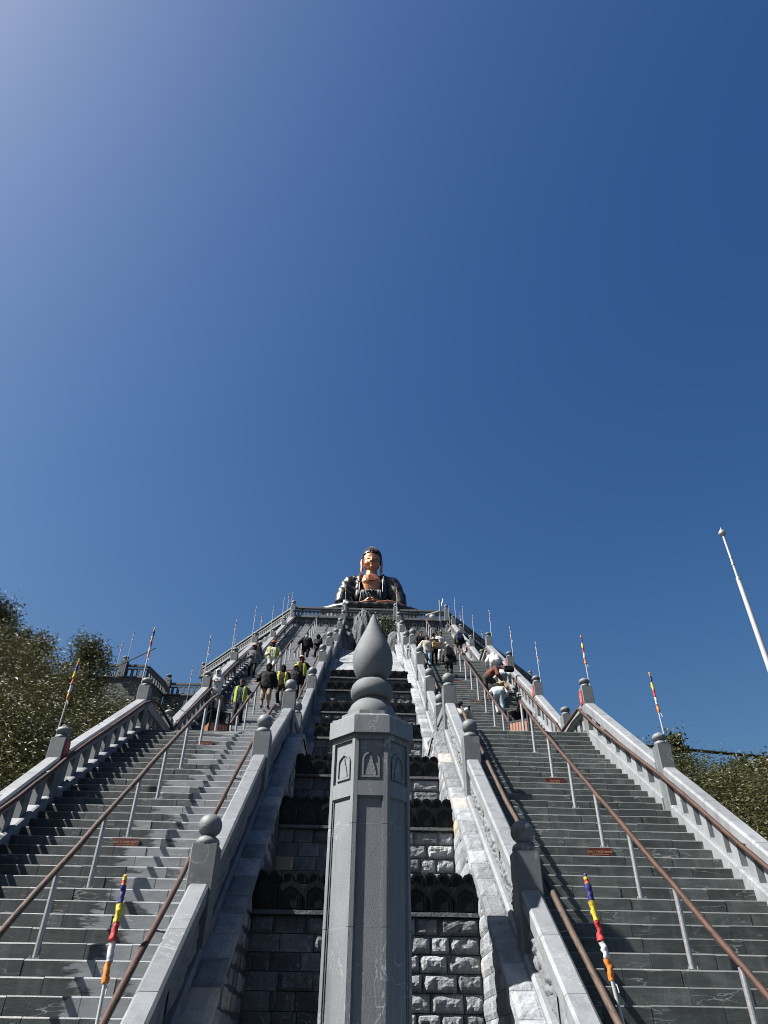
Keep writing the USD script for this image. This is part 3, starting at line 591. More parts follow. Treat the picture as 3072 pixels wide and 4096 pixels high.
put('finial_ring', MB().lathe([(0, 6.225), (.24, 6.23), (.3, 6.26), (.338, 6.32), (.345, 6.39), (.325, 6.47), (.28, 6.53), (.22, 6.56), (.2, 6.565), (.2, 6.60), (0, 6.605)], n=44), 'finial_stone', pil, smooth=35)
put('flame_bud', MB().lathe([(0, 6.59), (.19, 6.595), (.235, 6.63), (.285, 6.71), (.32, 6.81), (.335, 6.92), (.33, 7.02), (.305, 7.13), (.262, 7.24), (.21, 7.36), (.155, 7.48), (.105, 7.60), (.066, 7.70), (.036, 7.78), (.014, 7.83), (0, 7.84)], n=48), 'finial_stone', pil, smooth=True)

# ------------------------------------------------------------------ terrace at the top: wall with carved arches, railing, octagonal plan
TY, TZ = 50.6, 31.2
cl, cr = np.array([-6.0, TY]), np.array([6.5, TY]); wd = np.array([.62, .785])
plan = [cl+np.array([-.62, .785])*15, cl, cr, cr+wd*15]
ter = thing('terrace_wall', 'dark grey terrace wall with a row of carved arch panels at the top of the stairs', 'wall')
trl = thing('terrace_railing', 'stone railing with square openings along the terrace edge in front of the statue', 'railing')
def wall_seg(a, b, z0, z1, t0, t1, mb):            # box along a-b, offset outwards t1, inwards t0
    d = (b-a)/np.linalg.norm(b-a); n = np.array([d[1], -d[0]])
    q = [a+n*t1, b+n*t1, b-n*t0, a-n*t0]
    return mb.loft([(*p, z0) for p in q], [(*p, z1) for p in q])
pan = 0
for i, (a, b) in enumerate(zip(plan[:-1], plan[1:])):
    L = np.linalg.norm(b-a); d = (b-a)/L; n = np.array([d[1], -d[0]]); n3 = np.array([*n, 0]); d3 = np.array([*d, 0])
    e0, e1 = a+d*.02, b-d*.02
    put('wall_base', wall_seg(e0, e1, 20, 29.32, .5, -.02, MB()), 'terrace_stone', ter)
    put('wall_band', wall_seg(e0, e1, 29.32, 30.34, .5, -.07, MB()), 'terrace_stone', ter)
    m = wall_seg(e0, e1, 30.34, 30.52, .5, .08, MB()); put('ledge', m, 'post_stone', ter)
    k = round(L/.76); w = L/k
    for j in range(k):
        o = np.array([*(a+d*(j+.5)*w), 29.36])-n3*.07
        M = frame(o, d3, Z_, n3); m = MB()
        A = Polygon(ogee(w*.84, .9)); m.extrude(A.difference(A.buffer(-.055)), .05, M)
        B_ = A.buffer(-.11); m.extrude(B_.difference(B_.buffer(-.03)), .03, M)
        m.extrude(Polygon([(-.2, .04), (.2, .04), (.24, .2), (.15, .36), (0, .42), (-.15, .36), (-.24, .2)]), .08, M)
        m.extrude(Polygon([(-.05, .5), (.05, .5), (.12, .72), (.2, .8), (0, .76), (-.2, .8), (-.12, .72)]), .05, M)
        put('arch_panel', m, 'post_stone', ter)
    put('top_rail', wall_seg(e0, e1, TZ-.07, TZ+.07, .14, .14, MB()), 'post_stone', trl)
    put('middle_rail', wall_seg(e0, e1, 30.88, 30.97, .09, .09, MB()), 'post_stone', trl)
    k = round(L/.31); w = L/k
    for j in range(k):
        c = a+d*(j+.5)*w; big = j % 5 == 2
        m = MB(); hw = .09 if not big else .11
        wall_seg(c-d*hw, c+d*hw, 30.52, 30.88, .06, .06, m)
        if big: wall_seg(c-d*hw, c+d*hw, 30.97, TZ-.07, .06, .06, m)
        put('baluster', m, 'terrace_stone', trl)
for c in (plan[1], plan[2], plan[0], plan[3], np.array([-1.85, TY]), np.array([2.35, TY])): post(trl, c[0], c[1]-.02, 30.3, 31.42, .38, GLOBE, 'post_stone', .8)
floor_ = MB(); P8 = [(*p, 30.4) for p in plan]+[(26, 100, 30.4), (-26, 100, 30.4)]
put('terrace_floor', MB().loft([(x, y+.6, 24.0) for x, y, z in P8], [(x, y+.6, z) for x, y, z in P8]), 'terrace_stone', ter)
# side masses under the stairs so that nothing floats
for s in (-1, 1):
    t = thing('stair_foundation', f'plain stone foundation below the {sdir[s]} stairs', 'foundation', kind='structure')
    for a, b in segs([7.6, 18.8, 21.9, 33.5, 36.2, 47.5, 51]):
        xa0, xa1 = sorted((OUT[s](a)+s*.19, INC(a, s))); xb0, xb1 = sorted((OUT[s](b)+s*.19, INC(b, s)))
        za, zb = nose(a, s)-.75, nose(b, s)-.75
        put('foundation_wall', MB().loft([(xa0, a, -1), (xa1, a, -1), (xa1, a, za), (xa0, a, za)], [(xb0, b, -1), (xb1, b, -1), (xb1, b, zb), (xb0, b, zb)]), 'core_stone', t)

# far lower terrace on the left
far = thing('far_terrace', 'distant lower terrace with pale stone wall and railing beyond the left bushes', 'terrace')
fp = [np.array(q) for q in ((-30., 50.), (-16.42, 50.), (-15.7, 53.1), (-9., 52.8))]; fz = 25.45
for a, b in zip(fp[:-1], fp[1:]):
    L = np.linalg.norm(b-a); d = (b-a)/L
    for z in np.arange(16, fz-1.0, .55): put('stone_course', wall_seg(a+d*.01, b-d*.01, z, min(z+.54, fz-.98), .5, -.03 if int(z*2) % 2 else -.02, MB()), 'far_stone', far)
    put('ledge', wall_seg(a+d*.01, b-d*.01, fz-.97, fz-.85, .4, .06, MB()), 'far_stone', far)
    put('top_rail', wall_seg(a+d*.01, b-d*.01, fz-.1, fz+.06, .1, .1, MB()), 'far_stone', far); put('middle_rail', wall_seg(a+d*.01, b-d*.01, fz-.32, fz-.24, .06, .06, MB()), 'far_stone', far)
    k = max(3, round(L/.42)); w = L/k
    for j in range(k):
        c = a+d*(j+.5)*w; put('baluster', wall_seg(c-d*.1, c+d*.1, fz-.85, fz-.32, .06, .06, MB()), 'far_stone', far)
for x, y in ((-18.2, 50), (-15.55, 53.0), (-20.9, 50)): post(far, x, y, fz-1, fz+.35, .5, ONION, 'far_stone', 1.1)

# ------------------------------------------------------------------ seated statue
SC, SY, SZ = 1.39, 95.0, 57.3
def balls(pts, seg=20):
    out = []
    for x, y, z, r in pts:
        sx, sy, sz = r if np.ndim(r) else (r, r, r); out.append(m3.Manifold.sphere(1, seg).scale((sx, sy, sz)).translate((x, y, z)))
    return out
def hullof(*pts, seg=20): return m3.Manifold.batch_hull(balls(pts, seg))
def union(parts):
    a = parts[0]
    for b in parts[1:]: a = a + b
    return a
def smoothed(man, edge, it=12, lam=.5, disp=None):
    man = man.refine_to_length(edge) if edge else man
    m = man.to_mesh(); t = trimesh.Trimesh(m.vert_properties[:, :3], m.tri_verts, process=True)
    if it: trimesh.smoothing.filter_taubin(t, lamb=lam, nu=lam+.03, iterations=it)
    if disp is not None: t.vertices = t.vertices + t.vertex_normals*disp(np.asarray(t.vertices))[:, None]
    return t
bud = thing('buddha_statue', 'giant seated buddha statue with copper face and black bronze robe on the terrace', 'statue', loc=(.62, SY, SZ), scale=SC)
# head: long oval copper face, features added before smoothing
head = [hullof((0, -.1, 6.55, (1.0, 1.0, .95)), (0, -.32, 5.55, (.93, .86, .72)), (0, -.45, 5.12, (.6, .6, .5)))]
head += [hullof((0, -.15, 4.95, .62), (0, .05, 4.0, .78)), hullof((0, -1.13, 6.2, .1), (0, -1.3, 5.72, .15)), hullof((-.16, -1.16, 5.72, .1), (.16, -1.16, 5.72, .1), (0, -1.27, 5.74, .11))]
for sx in (-1, 1):
    head += [hullof((sx*.16, -1.02, 6.38, .075), (sx*.5, -.95, 6.52, .07)), hullof((sx*.5, -.95, 6.52, .07), (sx*.84, -.66, 6.42, .06))]
    head += [hullof((sx*.24, -.98, 6.1, .11), (sx*.46, -.97, 6.11, .14), (sx*.66, -.82, 6.1, .1)), hullof((sx*.5, -.72, 5.6, .36), (sx*.42, -.78, 5.5, .34))]
    head += [hullof((sx*.05, -1.11, 5.42, .075), (sx*.28, -1.0, 5.45, .05)), hullof((sx*.03, -1.08, 5.3, .085), (sx*.22, -.98, 5.35, .06))]
head += [hullof((0, -.98, 5.04, .2), (0, -.9, 5.0, .2))]
head.append(m3.Manifold.sphere(.06, 12).translate((0, -1.08, 6.98)))
h_ = smoothed(union(head), .075, 3); hd = usdkit.mesh(stage, path('head', bud), h_, MAT['copper'], smooth=True).GetPrim()
for sx in (-1, 1):
    e = MB().tube([(sx*1.0, -.05, 6.55), (sx*1.12, -.08, 6.35), (sx*1.15, -.12, 5.9), (sx*1.14, -.16, 5.4), (sx*1.12, -.2, 4.85), (sx*1.08, -.22, 4.45)], [.1, .17, .15, .12, .17, .08], 10); put('ear', e, 'copper', hd, smooth=True)
    put('closed_eye', MB().tube([(sx*.2, -1.06, 6.04), (sx*.36, -1.09, 6.0), (sx*.52, -1.04, 6.0), (sx*.7, -.9, 6.04)], [.014, .024, .024, .014], 8), 'bronze', hd, smooth=True)
hair = union([m3.Manifold.sphere(1, 32).scale((1.15, 1.17, 1.42)).translate((0, .08, 6.78)), m3.Manifold.sphere(1, 24).scale((.66, .66, .5)).translate((0, .15, 7.85)), hullof((-.98, .15, 6.2, .18), (-.98, .2, 7.0, .2)), hullof((.98, .15, 6.2, .18), (.98, .2, 7.0, .2))])
cut = m3.Manifold.cube((3, 2, 3), True).rotate((-8, 0, 0)).translate((0, -1.62, 5.64)); hair = hair - cut
hp_ = put('hair', (lambda m: (m.vert_properties[:, :3], m.tri_verts))(hair.to_mesh()), 'bronze', bud, smooth=40)
curl = MB(); ico = trimesh.creation.icosphere(1, .062)
for (c, ax, zlo) in (((0, .08, 6.78), (1.16, 1.18, 1.43), .02), ((0, .15, 7.85), (.67, .67, .51), .1)):
    for th_ in np.arange(.0, 1.75, .15):
        k = max(1, int(2*math.pi*math.sin(th_)*ax[0]/.17))
        for q in range(k):
            g = 2*math.pi*(q+.5*(int(th_/.15) % 2))/k
            p = np.array([c[0]+ax[0]*math.sin(th_)*math.cos(g), c[1]+ax[1]*math.sin(th_)*math.sin(g), c[2]+ax[2]*math.cos(th_)])
            if p[1] < -.2 and p[2] < 7.12-.0*abs(p[0]): continue
            if c[2] < 7 and (p[0]/.7)**2+((p[1]-.15)/.7)**2 < 1 and p[2] > 7.2: continue
            curl.add(ico.vertices+p, ico.faces)
tag(put('curls', curl, 'bronze', hp_, smooth=True), kind='stuff')
chest = union([hullof((0, -.35, 3.9, (1.0, .6, .4)), (0, -.85, 3.0, (1.15, .6, .6)), (0, -.75, 1.9, (1.1, .6, .4))), hullof((-.5, -1.05, 2.9, .45), (-.35, -1.05, 2.8, .45)), hullof((.5, -1.05, 2.9, .45), (.35, -1.05, 2.8, .45))])
ct = usdkit.mesh(stage, path('bare_chest', bud), smoothed(chest, .14, 6), MAT['copper'], smooth=True).GetPrim()
# raised auspicious cross on the chest (arms bent to the left)
em = MB(); q = .075
for (x, z, w, h) in ((0, 0, .66, .14), (0, 0, .14, .66), (-.26, -.2, .14, .26), (.26, .2, .14, .26), (.2, -.26, .26, .14), (-.2, .26, .26, .14)):
    em.box((x*1.0, -1.53-(.06 if w > h else .055), 3.12+z), (w, .2, h))
put('chest_emblem', em, 'copper', ct)
def folds(v): return .05*np.sin(7.5*np.sqrt((v[:, 0]+1.0)**2+(v[:, 2]-4.6)**2))*(v[:, 0] < -.9)*np.clip((v[:, 2]-.9)/.8, 0, 1)+.03*np.sin(5*np.sqrt((v[:, 0]-1.2)**2+(v[:, 2]-4.6)**2))*(v[:, 0] > .9)*np.clip((v[:, 2]-.9)/.8, 0, 1)
robe = []
for sx in (-1, 1):
    robe += [hullof((sx*1.25, .1, 3.95, (.55, .6, .5)), (sx*2.45, .1, 3.3, (.85, .8, .85)), (sx*1.6, .2, 2.2, (.9, .8, .6))),
             hullof((sx*2.5, .05, 3.2, (.85, .8, .85)), (sx*3.1, -.1, 1.45, (.85, .95, .75)), (sx*1.9, .1, 1.6, (.9, .8, .6))),
             hullof((sx*3.1, -.1, 1.5, (.82, .9, .7)), (sx*3.3, -.3, .5, (.72, .85, .35)), (sx*1.6, .3, -.6, (1, 1, .5))),
             hullof((sx*1.35, -.25, 3.9, (.3, .5, .35)), (sx*1.45, -.95, 2.4, (.32, .45, .5)), (sx*1.42, -1.0, .9, (.36, .5, .5)))]
robe += [hullof((-1.6, .6, 2.5, 1.0), (1.6, .6, 2.5, 1.0), (0, .7, -.2, 1.2), (0, .7, 3.6, .8))]
usdkit.mesh(stage, path('robe', bud), smoothed(union(robe), .14, 8, disp=folds), MAT['bronze'], smooth=True)
for sx in (-1, 1):
    put('forearm', MB().tube([(sx*3.0, -.5, .5), (sx*2.2, -1.2, -.35), (sx*1.2, -1.8, -.75)], [.5, .42, .34], 16), 'bronze', bud, smooth=True)
    t_ = MB().tube([(sx*1.36, -.62, 4.25), (sx*1.36, -1.05, 3.3), (sx*1.3, -1.42, 2.2), (sx*1.28, -1.5, 1.0)], [.06, .07, .08, .07], 8); put('robe_hem', t_, 'bronze', bud, smooth=True)
sash = MB()
for x in np.linspace(-1.0, 1.0, 15): sash.tube([(x, -1.45, 1.62), (x*1.05, -1.62, 1.3), (x*1.15, -1.5, -.1)], [.09, .1, .14], 8)
sash.tube([(-1.1, -1.5, 1.35), (0, -1.75, 1.28), (1.1, -1.5, 1.35)], .1, 10).tube([(-.05, -1.75, 1.3), (-.35, -1.85, 1.45), (-.05, -1.82, 1.3), (-.3, -1.85, .95)], .07, 8).tube([(.05, -1.75, 1.3), (.35, -1.85, 1.4), (.06, -1.82, 1.28), (.32, -1.85, .95)], .07, 8)
put('sash', sash, 'bronze', bud, smooth=True)
leg = union([hullof((-4.6, -.9, .0, (.85, .9, .62)), (-2.2, -2.3, -.1, (.9, .8, .55)), (-1.5, -.2, .1, (1, .9, .6))), hullof((4.6, -.9, .0, (.85, .9, .62)), (2.2, -2.3, -.1, (.9, .8, .55)), (1.5, -.2, .1, (1, .9, .6))), hullof((-2.2, -2.3, -.1, (.9, .8, .5)), (2.2, -2.3, -.1, (.9, .8, .5)), (0, 0, -.1, (2, 1.5, .5)))])
usdkit.mesh(stage, path('crossed_legs', bud), smoothed(leg.translate((0, 0, -1.0)), .2, 8, disp=lambda v: .03*np.sin(6*v[:, 0]+3*v[:, 1])), MAT['bronze'], smooth=True)
# hands in the lap: palms up, five fingers each
for sx in (-1, 1):
    parts = [hullof((sx*.95, -2.3, .62+.12*(sx > 0), (.42, .3, .13)), (sx*.3, -2.5, .62+.16*(sx > 0), (.34, .34, .12)))]
    for f in range(4):
        y0 = -2.2-.16*f; parts.append(hullof((sx*.3, y0, .66+.16*(sx > 0), .085), (-sx*.28, y0-.05, .7+.16*(sx > 0), .08))); parts.append(hullof((-sx*.28, y0-.05, .7+.16*(sx > 0), .08), (-sx*(.62-.05*abs(f-1)), y0-.02, .74+.15*(sx > 0), .06)))
    parts += [hullof((sx*.6, -2.6, .72, .1), (sx*.25, -2.78, .98, .08)), hullof((sx*.25, -2.78, .98, .08), (sx*.05, -2.72, 1.06, .065))]
    usdkit.mesh(stage, path('hand', bud), smoothed(union(parts).translate((0, 0, -1.2)), .08, 3), MAT['copper'], smooth=True)
put('sole', MB().tube([(.6, -2.95, -.85), (1.8, -2.8, -.72), (3.0, -2.3, -.6), (3.7, -1.9, -.5)], [.12, .26, .22, .06], 12), 'copper', bud, smooth=True)
pod = thing('statue_podium', 'stepped stone podium carrying the seated statue', 'podium')
for hw, ya, z0, z1 in ((4.6, 64, 30.3, 37.6), (5.2, 72, 37.6, 42.5), (6.0, 80, 42.5, 47.6), (6.7, 86.5, 47.6, 52)): put('podium_tier', MB().box((.62, (ya+104)/2, (z0+z1)/2), (hw*2, 104-ya, z1-z0), bev=1.5), 'terrace_stone', pod)
put('lotus_base', MB().lathe([(0, 52), (4.6, 52), (4.9, 52.8), (4.2, 53.4), (4.8, 54.2), (4.8, 54.6), (0, 55.2)], (.62, 95.6, 0), 40), 'bronze', pod, smooth=40)

# ------------------------------------------------------------------ hills and vegetation
def hill_z(X, Y):
    X, Y = np.asarray(X, float), np.asarray(Y, float)
    n = np.clip(Z4+(np.minimum(Y, 200)-Y4)*TH, -.02, None)
    nl = np.where(Y < 19.2, n, np.where(Y < 21.8, 9.0, np.where(Y < 26, 9+(Y-21.8)*TH, 9+4.2*TH+(np.minimum(Y, 60)-26)*.08)))
    left = nl-1.8+.44*np.clip(-8-X, 0, 17)
    nr = np.where(Y < 18.5, n, Z4+(18.5-Y4)*TH+(Y-18.5)*.05)
    right = nr-1.5-.06*np.clip(X-8, 0, 60)
    z = np.where(X < 0, left, right)
    return np.where(Y < 6, np.minimum(z, -.02+np.clip(Y-2, 0, 4)*.2), z)
def hill_sheet(name, xs, ys, label):
    A, B = np.meshgrid(xs, ys, indexing='ij'); Zz = hill_z(A, B)+.25*noise(np.stack([A*.5, B*.5, A*0], -1).reshape(-1, 3), 5).reshape(A.shape)
    P = np.stack([A, B, Zz], -1).reshape(-1, 3); i, j = np.meshgrid(np.arange(len(xs)-1), np.arange(len(ys)-1), indexing='ij'); n = len(ys); k = (i*n+j).ravel()
    o = put(name, MB().add(P, np.stack([k, k+n, k+n+1, k+1], -1)), 'soil', smooth=True); tag(o, label, kind='structure')
hill_sheet('hillside', np.linspace(-90, -6.75, 70), np.linspace(5, 140, 100), 'wooded hillside on the left of the stairs')
hill_sheet('hillside', np.linspace(6.75, 90, 60), np.linspace(5, 140, 90), 'low hillside on the right of the stairs')
def leaves(P, D, L, Wd, r, curl=.25):
    """diamond leaves folded along the midrib: base points P, directions D, lengths L"""
    n = len(P); D = D/np.linalg.norm(D, axis=1, keepdims=True); t = r.normal(0, 1, (n, 3)); S = np.cross(D, t); S /= np.linalg.norm(S, axis=1, keepdims=True)+1e-9; N = np.cross(S, D)
    L = L[:, None]; Wd = np.broadcast_to(Wd, n)[:, None]
    a, m, b = P, P+D*L*.45+N*L*.06, P+D*L-N*L*curl*.3-np.array([0, 0, 1.])*L*curl*.5
    V = np.stack([a, m+S*Wd, b, m-S*Wd], 1).reshape(-1, 3); k = np.arange(n)*4
    return V, np.vstack([np.stack([k, k+1, k+2], -1), np.stack([k, k+2, k+3], -1)])
def thicket(name, label, cat, region, n_clump, per, L, r, mat, hh=(.4, 1.7), stem=True, kind='stuff', lump=1.0):
    """clumps over the ground inside region(X, Y) -> mask, leaves hang around bent canes"""
    xs, ys = region['x'], region['y']; X = r.uniform(*xs, n_clump*3); Y = r.uniform(*ys, n_clump*3); ok = region['mask'](X, Y); X, Y = X[ok][:n_clump], Y[ok][:n_clump]; n = len(X)
    lum = noise(np.stack([X*.55, Y*.55, X*0+3], -1), 9)
    H = (hh[0]+(hh[1]-hh[0])*r.random(n))*(1+.55*lump*lum)
    base = np.stack([X, Y, hill_z(X, Y)], -1); lean = r.normal(0, .28, (n, 2))-np.array([0, .12])
    k = r.random((n, per)); k = 1-k**1.7*.85
    tip = np.concatenate([lean, np.ones((n, 1))], 1)
    C = base[:, None]+tip[:, None]*(H[:, None]*k)[..., None]; C[..., :2] += r.normal(0, .16, C.shape[:2]+(2,))*(.5+k[..., None]*.7)
    C = C.reshape(-1, 3); g = r.uniform(0, 2*np.pi, len(C)); e = r.normal(-.12, .45, len(C))
    D = np.stack([np.cos(g), np.sin(g)-.3, e], -1); ll = r.uniform(*L, len(C))
    mb = MB(); mb.add(*leaves(C, D, ll, ll*r.uniform(.13, .2, len(C)), r))
    o = thing(name, label, cat, kind=kind)
    put('leaves', mb, mat, o)
    st = MB()
    for i in r.permutation(n)[:min(n, 900)]: st.tube([base[i], base[i]+tip[i]*H[i]*.5+[.03, 0, 0], base[i]+tip[i]*H[i]*.98], [.014, .01, .004], 3)
    put('canes', st, 'bark', o); return o
rv = np.random.default_rng(11)
clearL = lambda X, Y: (X < -7.15+.25*np.sin(Y*1.3)) & (X > -7.6-.95*(Y-5)-6)
thicket('bamboo_thicket', 'dense glossy bamboo covering the slope left of the outer balustrade', 'bamboo', dict(x=(-19, -7.1), y=(9, 27.5), mask=clearL), 7500, 48, (.07, .15), rv, 'bamboo_leaf', (.5, 1.8))
thicket('bamboo_thicket', 'bamboo thicket on the hill crest at the far left, behind the nearer bamboo', 'bamboo', dict(x=(-34, -15), y=(20, 36), mask=lambda X, Y: X < -15-(Y-24)*.35), 2200, 32, (.12, .24), rv, 'bamboo_leaf', (.6, 1.7))
thicket('bamboo_thicket', 'sunlit bamboo hedge right of the outer balustrade at the picture edge', 'bamboo', dict(x=(7.15, 17), y=(9.5, 21.5), mask=lambda X, Y: X > 7.1), 5200, 44, (.05, .11), rv, 'bamboo_leaf', (.75, 1.3), lump=.8)
thicket('dry_shrubs', 'dry reddish shrubs on the bank below the far terrace', 'shrubs', dict(x=(-14.5, -7.6), y=(27.5, 44), mask=lambda X, Y: X < -7.4-(Y-27)*.1), 1100, 22, (.06, .14), rv, 'dry_leaf', (.4, 1.0))
def tree(name, label, x, y, h, cr, cz, n, L, mat, r, tall=1.0, zb=None):
    z = float(hill_z(x, y))-.2 if zb is None else zb; t = thing(name, label, 'tree', loc=(x, y, z))
    tr = MB().tube([(0, 0, 0), (.05, 0, h*.35), (-.05, .05, h*.7), (0, 0, h*.97)], [h*.03, h*.024, h*.014, h*.004], 8); limbs = MB()
    cl = []
    for i in range(34):
        a = r.uniform(0, 6.28); zz = cz*h+(1-cz)*h*r.random()**.8; rad = cr*r.uniform(.5, 1.0)*math.sqrt(max(.05, 1-((zz/h-(cz+1)/2)/((1-cz)/2+.05))**2*.85))
        p = np.array([math.cos(a)*rad, math.sin(a)*rad, zz+.15*rad]); cl.append(p)
        limbs.tube([(0, 0, zz*.8), p*[.5, .5, 1]-[0, 0, .12*rad], p], [h*.011, h*.006, h*.002], 5)
    put('trunk', tr, 'bark', t, smooth=True); put('limbs', limbs, 'bark', t)
    cl = np.array(cl+[(0, 0, h*.98), (.2, 0, h*.92), (-.2, .1, h*.88)]); idx = r.integers(0, len(cl), n)
    P = cl[idx]+r.normal(0, 1, (n, 3))*np.array([cr*.2, cr*.2, cr*.16*tall]); D = r.normal(0, 1, (n, 3))+np.array([0, 0, .1])+(P-[0, 0, h*.6])*.3
    put('crown', MB().add(*leaves(P, D, r.uniform(*L, n), L[1]*.16, r)), mat, t)
tree('broadleaf_tree', 'bushy round tree standing on the slope in front of the far terrace corner', -11.6, 27.5, 3.3, .95, .02, 9000, (.08, .16), 'bamboo_leaf', rv, 1.8, 12.2)
tree('conifer_tree', 'dark pointed tree on the hilltop at the far left edge', -23.2, 39.5, 5.4, 1.7, .05, 10000, (.14, .28), 'tree_leaf', rv, 1.5, 18.4)
tree('conifer_tree', 'dark bushy tree at the crest, lower right neighbour of the edge tree', -20.6, 39.0, 4.4, 1.7, .05, 9000, (.14, .28), 'bamboo_leaf', rv, 1.2, 17.6)
for i, (x, y, h) in enumerate([(9.0, 20.3, 2.6), (11.0, 20.8, 2.2), (12.0, 21.0, 2.4), (13.4, 21.2, 2.3)]):
    tree('young_tree', ['small upright shoot tip rising above the right hedge beside the balustrade post', 'second shoot tip above the right hedge, left of the rail gap', 'third shoot tip above the right hedge near the picture edge', 'shoot tip rising at the right picture edge above the hedge'][i], x, y, h, .42, .35, 900, (.1, .2), 'bamboo_leaf', rv, 1.6)
fr_ = thing('hedge_fence', 'thin dark fence rail behind the right hedge', 'fence')
put('fence_rail', MB().tube([(8.4, 22.3, 9.95), (18.5, 23.2, 9.6)], .05, 6), 'dark_metal', fr_)
for x in np.linspace(8.6, 18.2, 6): put('fence_post', MB().tube([(x, 22.3+(x-8.4)*.09, 6.5), (x, 22.3+(x-8.4)*.09, 9.95-(x-8.4)*.035)], .04, 6), 'dark_metal', fr_)
c = put('cable', MB().tube([(-30, 30, 18.6), (-20, 28, 16.9), (-13, 26.6, 15.2)], .018, 5), 'dark_metal'); tag(c, 'thin black cable hanging above the bamboo at the left', 'cable')
c = put('cable', MB().tube([(-7.0, 21.5, 12.5), (-10.5, 27.8, 14.75), (-15, 36, 17.5)], .02, 5), 'dark_metal'); tag(c, 'cable running past the left landing post to the far terrace', 'cable')

# rocks and shrub at the head of the cascade
def boulder(name, label, x, y, z, sx, sy, sz, seed, amp=.28):
    m = trimesh.creation.icosphere(5, 1.0); v = np.array(m.vertices); v = np.sign(v)*np.abs(v)**.8
    d = noise(v*1.7+seed*5, seed)*amp+noise(v*4.3+seed, seed+1)*amp*.7+np.abs(noise(v*np.array([7, 7, 3.])+seed, seed+2))*amp*.7+np.round(noise(v*2.6+seed*3, seed+4)*3)/3*amp*.5
    v = v*(1+d[:, None])*np.array([sx, sy, sz])
    o = put(name, (v+np.array([x, y, z]), m.faces), 'boulder_stone', smooth=22); tag(o, label, 'rock')
boulder('rock', 'tall craggy upright rock behind the tip of the pillar', -.2, 45.2, 25.6, .5, .5, 1.5, 1, .34)
boulder('rock', 'rounded striped upright rock right of the tall rock', 2.0, 45.0, 24.7, .46, .42, 1.15, 2, .16)
boulder('rock', 'thin pitted rock with a hole near the right inner balustrade', 2.75, 44.4, 24.0, .42, .4, 1.0, 3, .35)
boulder('rock', 'pale angular boulder left of the tall rock', -1.55, 45.2, 25.0, .55, .5, .8, 4, .3)
boulder('rock', 'dark low boulder against the left inner balustrade', -2.3, 44.6, 23.9, .8, .6, 1.3, 5, .25)
boulder('rock', 'low broken rock at the foot of the tall rock', .9, 44.0, 23.4, .9, .6, .5, 6, .3)
gs = thing('rock_shrub', 'small dark shrub growing behind the tall rock', 'shrub')
nP = 1500; P = np.array([1.35, 45.9, 27.0])+rv.normal(0, 1, (nP, 3))*np.array([.55, .4, .5]); put('foliage', MB().add(*leaves(P, rv.normal(0, 1, (nP, 3)), rv.uniform(.12, .25, nP), .03, rv)), 'tree_leaf', gs)
put('stem', MB().tube([(1.3, 45.9, 24), (1.35, 45.9, 27)], [.06, .02], 6), 'bark', gs)
hb = put('rock_bed', MB().box((.1, 46.5, 22.5), (5.4, 7.0, 1.6)).box((.2, 48.6, 25.4), (5.2, 3.4, 4)), 'terrace_stone'); tag(hb, 'dark stone bed behind the rocks at the head of the cascade', 'stone bed')
for z, y in ((23.55, 47.0), (24.6, 47.0), (27.6, 47.0)):
    pass

# ------------------------------------------------------------------ people
def step_z(Y, s):
    p = PROF[s]
    if Y < p['e1']: return 9.0 if Y > p['e1']-.02 else Z4-RI*math.ceil((Y4-Y)/TR-1e-6)
    if Y < p['s2']: return 9.0
    if Y < p['e2']+TR: return 9+RI*(1+math.floor((Y-p['s2'])/TR))
    if Y < p['s3']: return p['z2']
    return p['z2']+RI*(1+math.floor((Y-p['s3'])/TR))
def ik(a, c, l1, l2, bend):
    a, c, bend = map(lambda q: np.asarray(q, float), (a, c, bend)); d = c-a; L = np.linalg.norm(d); m = (l1+l2)*.995
    if L > m: c = a+d/L*m; d = c-a; L = m
    k = (l1*l1-l2*l2+L*L)/(2*L); h = math.sqrt(max(l1*l1-k*k, 0)); n = d/L; b = bend-n*(bend@n); b /= np.linalg.norm(b)+1e-9
    return a+n*k+b*h, c
def chain(*p, seg=14): return union([hullof(p[i], p[i+1], seg=seg) for i in range(len(p)-1)])
def P4(p, r): return (float(p[0]), float(p[1]), float(p[2]), r)
def hand_parts(w, d, up_, side, curl, s=1.0):
    """palm, four fingers of unequal length and a thumb; w wrist, d forearm direction"""
    d = d/np.linalg.norm(d); u = np.cross(up_, d); u /= np.linalg.norm(u)+1e-9; n = np.cross(d, u); out = []
    pc = w+d*.035*s; kn = w+d*.085*s
    out.append(m3.Manifold.batch_hull(balls([P4(w, .024*s), P4(kn+u*.028*s, .013*s), P4(kn-u*.028*s, .013*s), P4(pc+u*.03*s, .014*s), P4(pc-u*.028*s, .014*s)], 10)))
    for i, L in enumerate((.066, .075, .07, .055)):
        b = kn+u*(.03-.02*i)*s; f1 = b+(d*math.cos(curl)-n*math.sin(curl))*L*.55*s; f2 = f1+(d*math.cos(curl*2.2)-n*math.sin(curl*2.2))*L*.5*s
        out += [hullof(P4(b, .0095*s), P4(f1, .0088*s), seg=8), hullof(P4(f1, .0088*s), P4(f2, .0075*s), seg=8)]
    t0, t1 = pc+u*side*.03*s, pc+u*side*.05*s+d*.03*s-n*.012*s
    out += [hullof(P4(t0, .013*s), P4(t1, .0105*s), seg=8), hullof(P4(t1, .0105*s), P4(t1+d*.03*s-n*.012*s-u*side*.006*s, .0085*s), seg=8)]
    return out
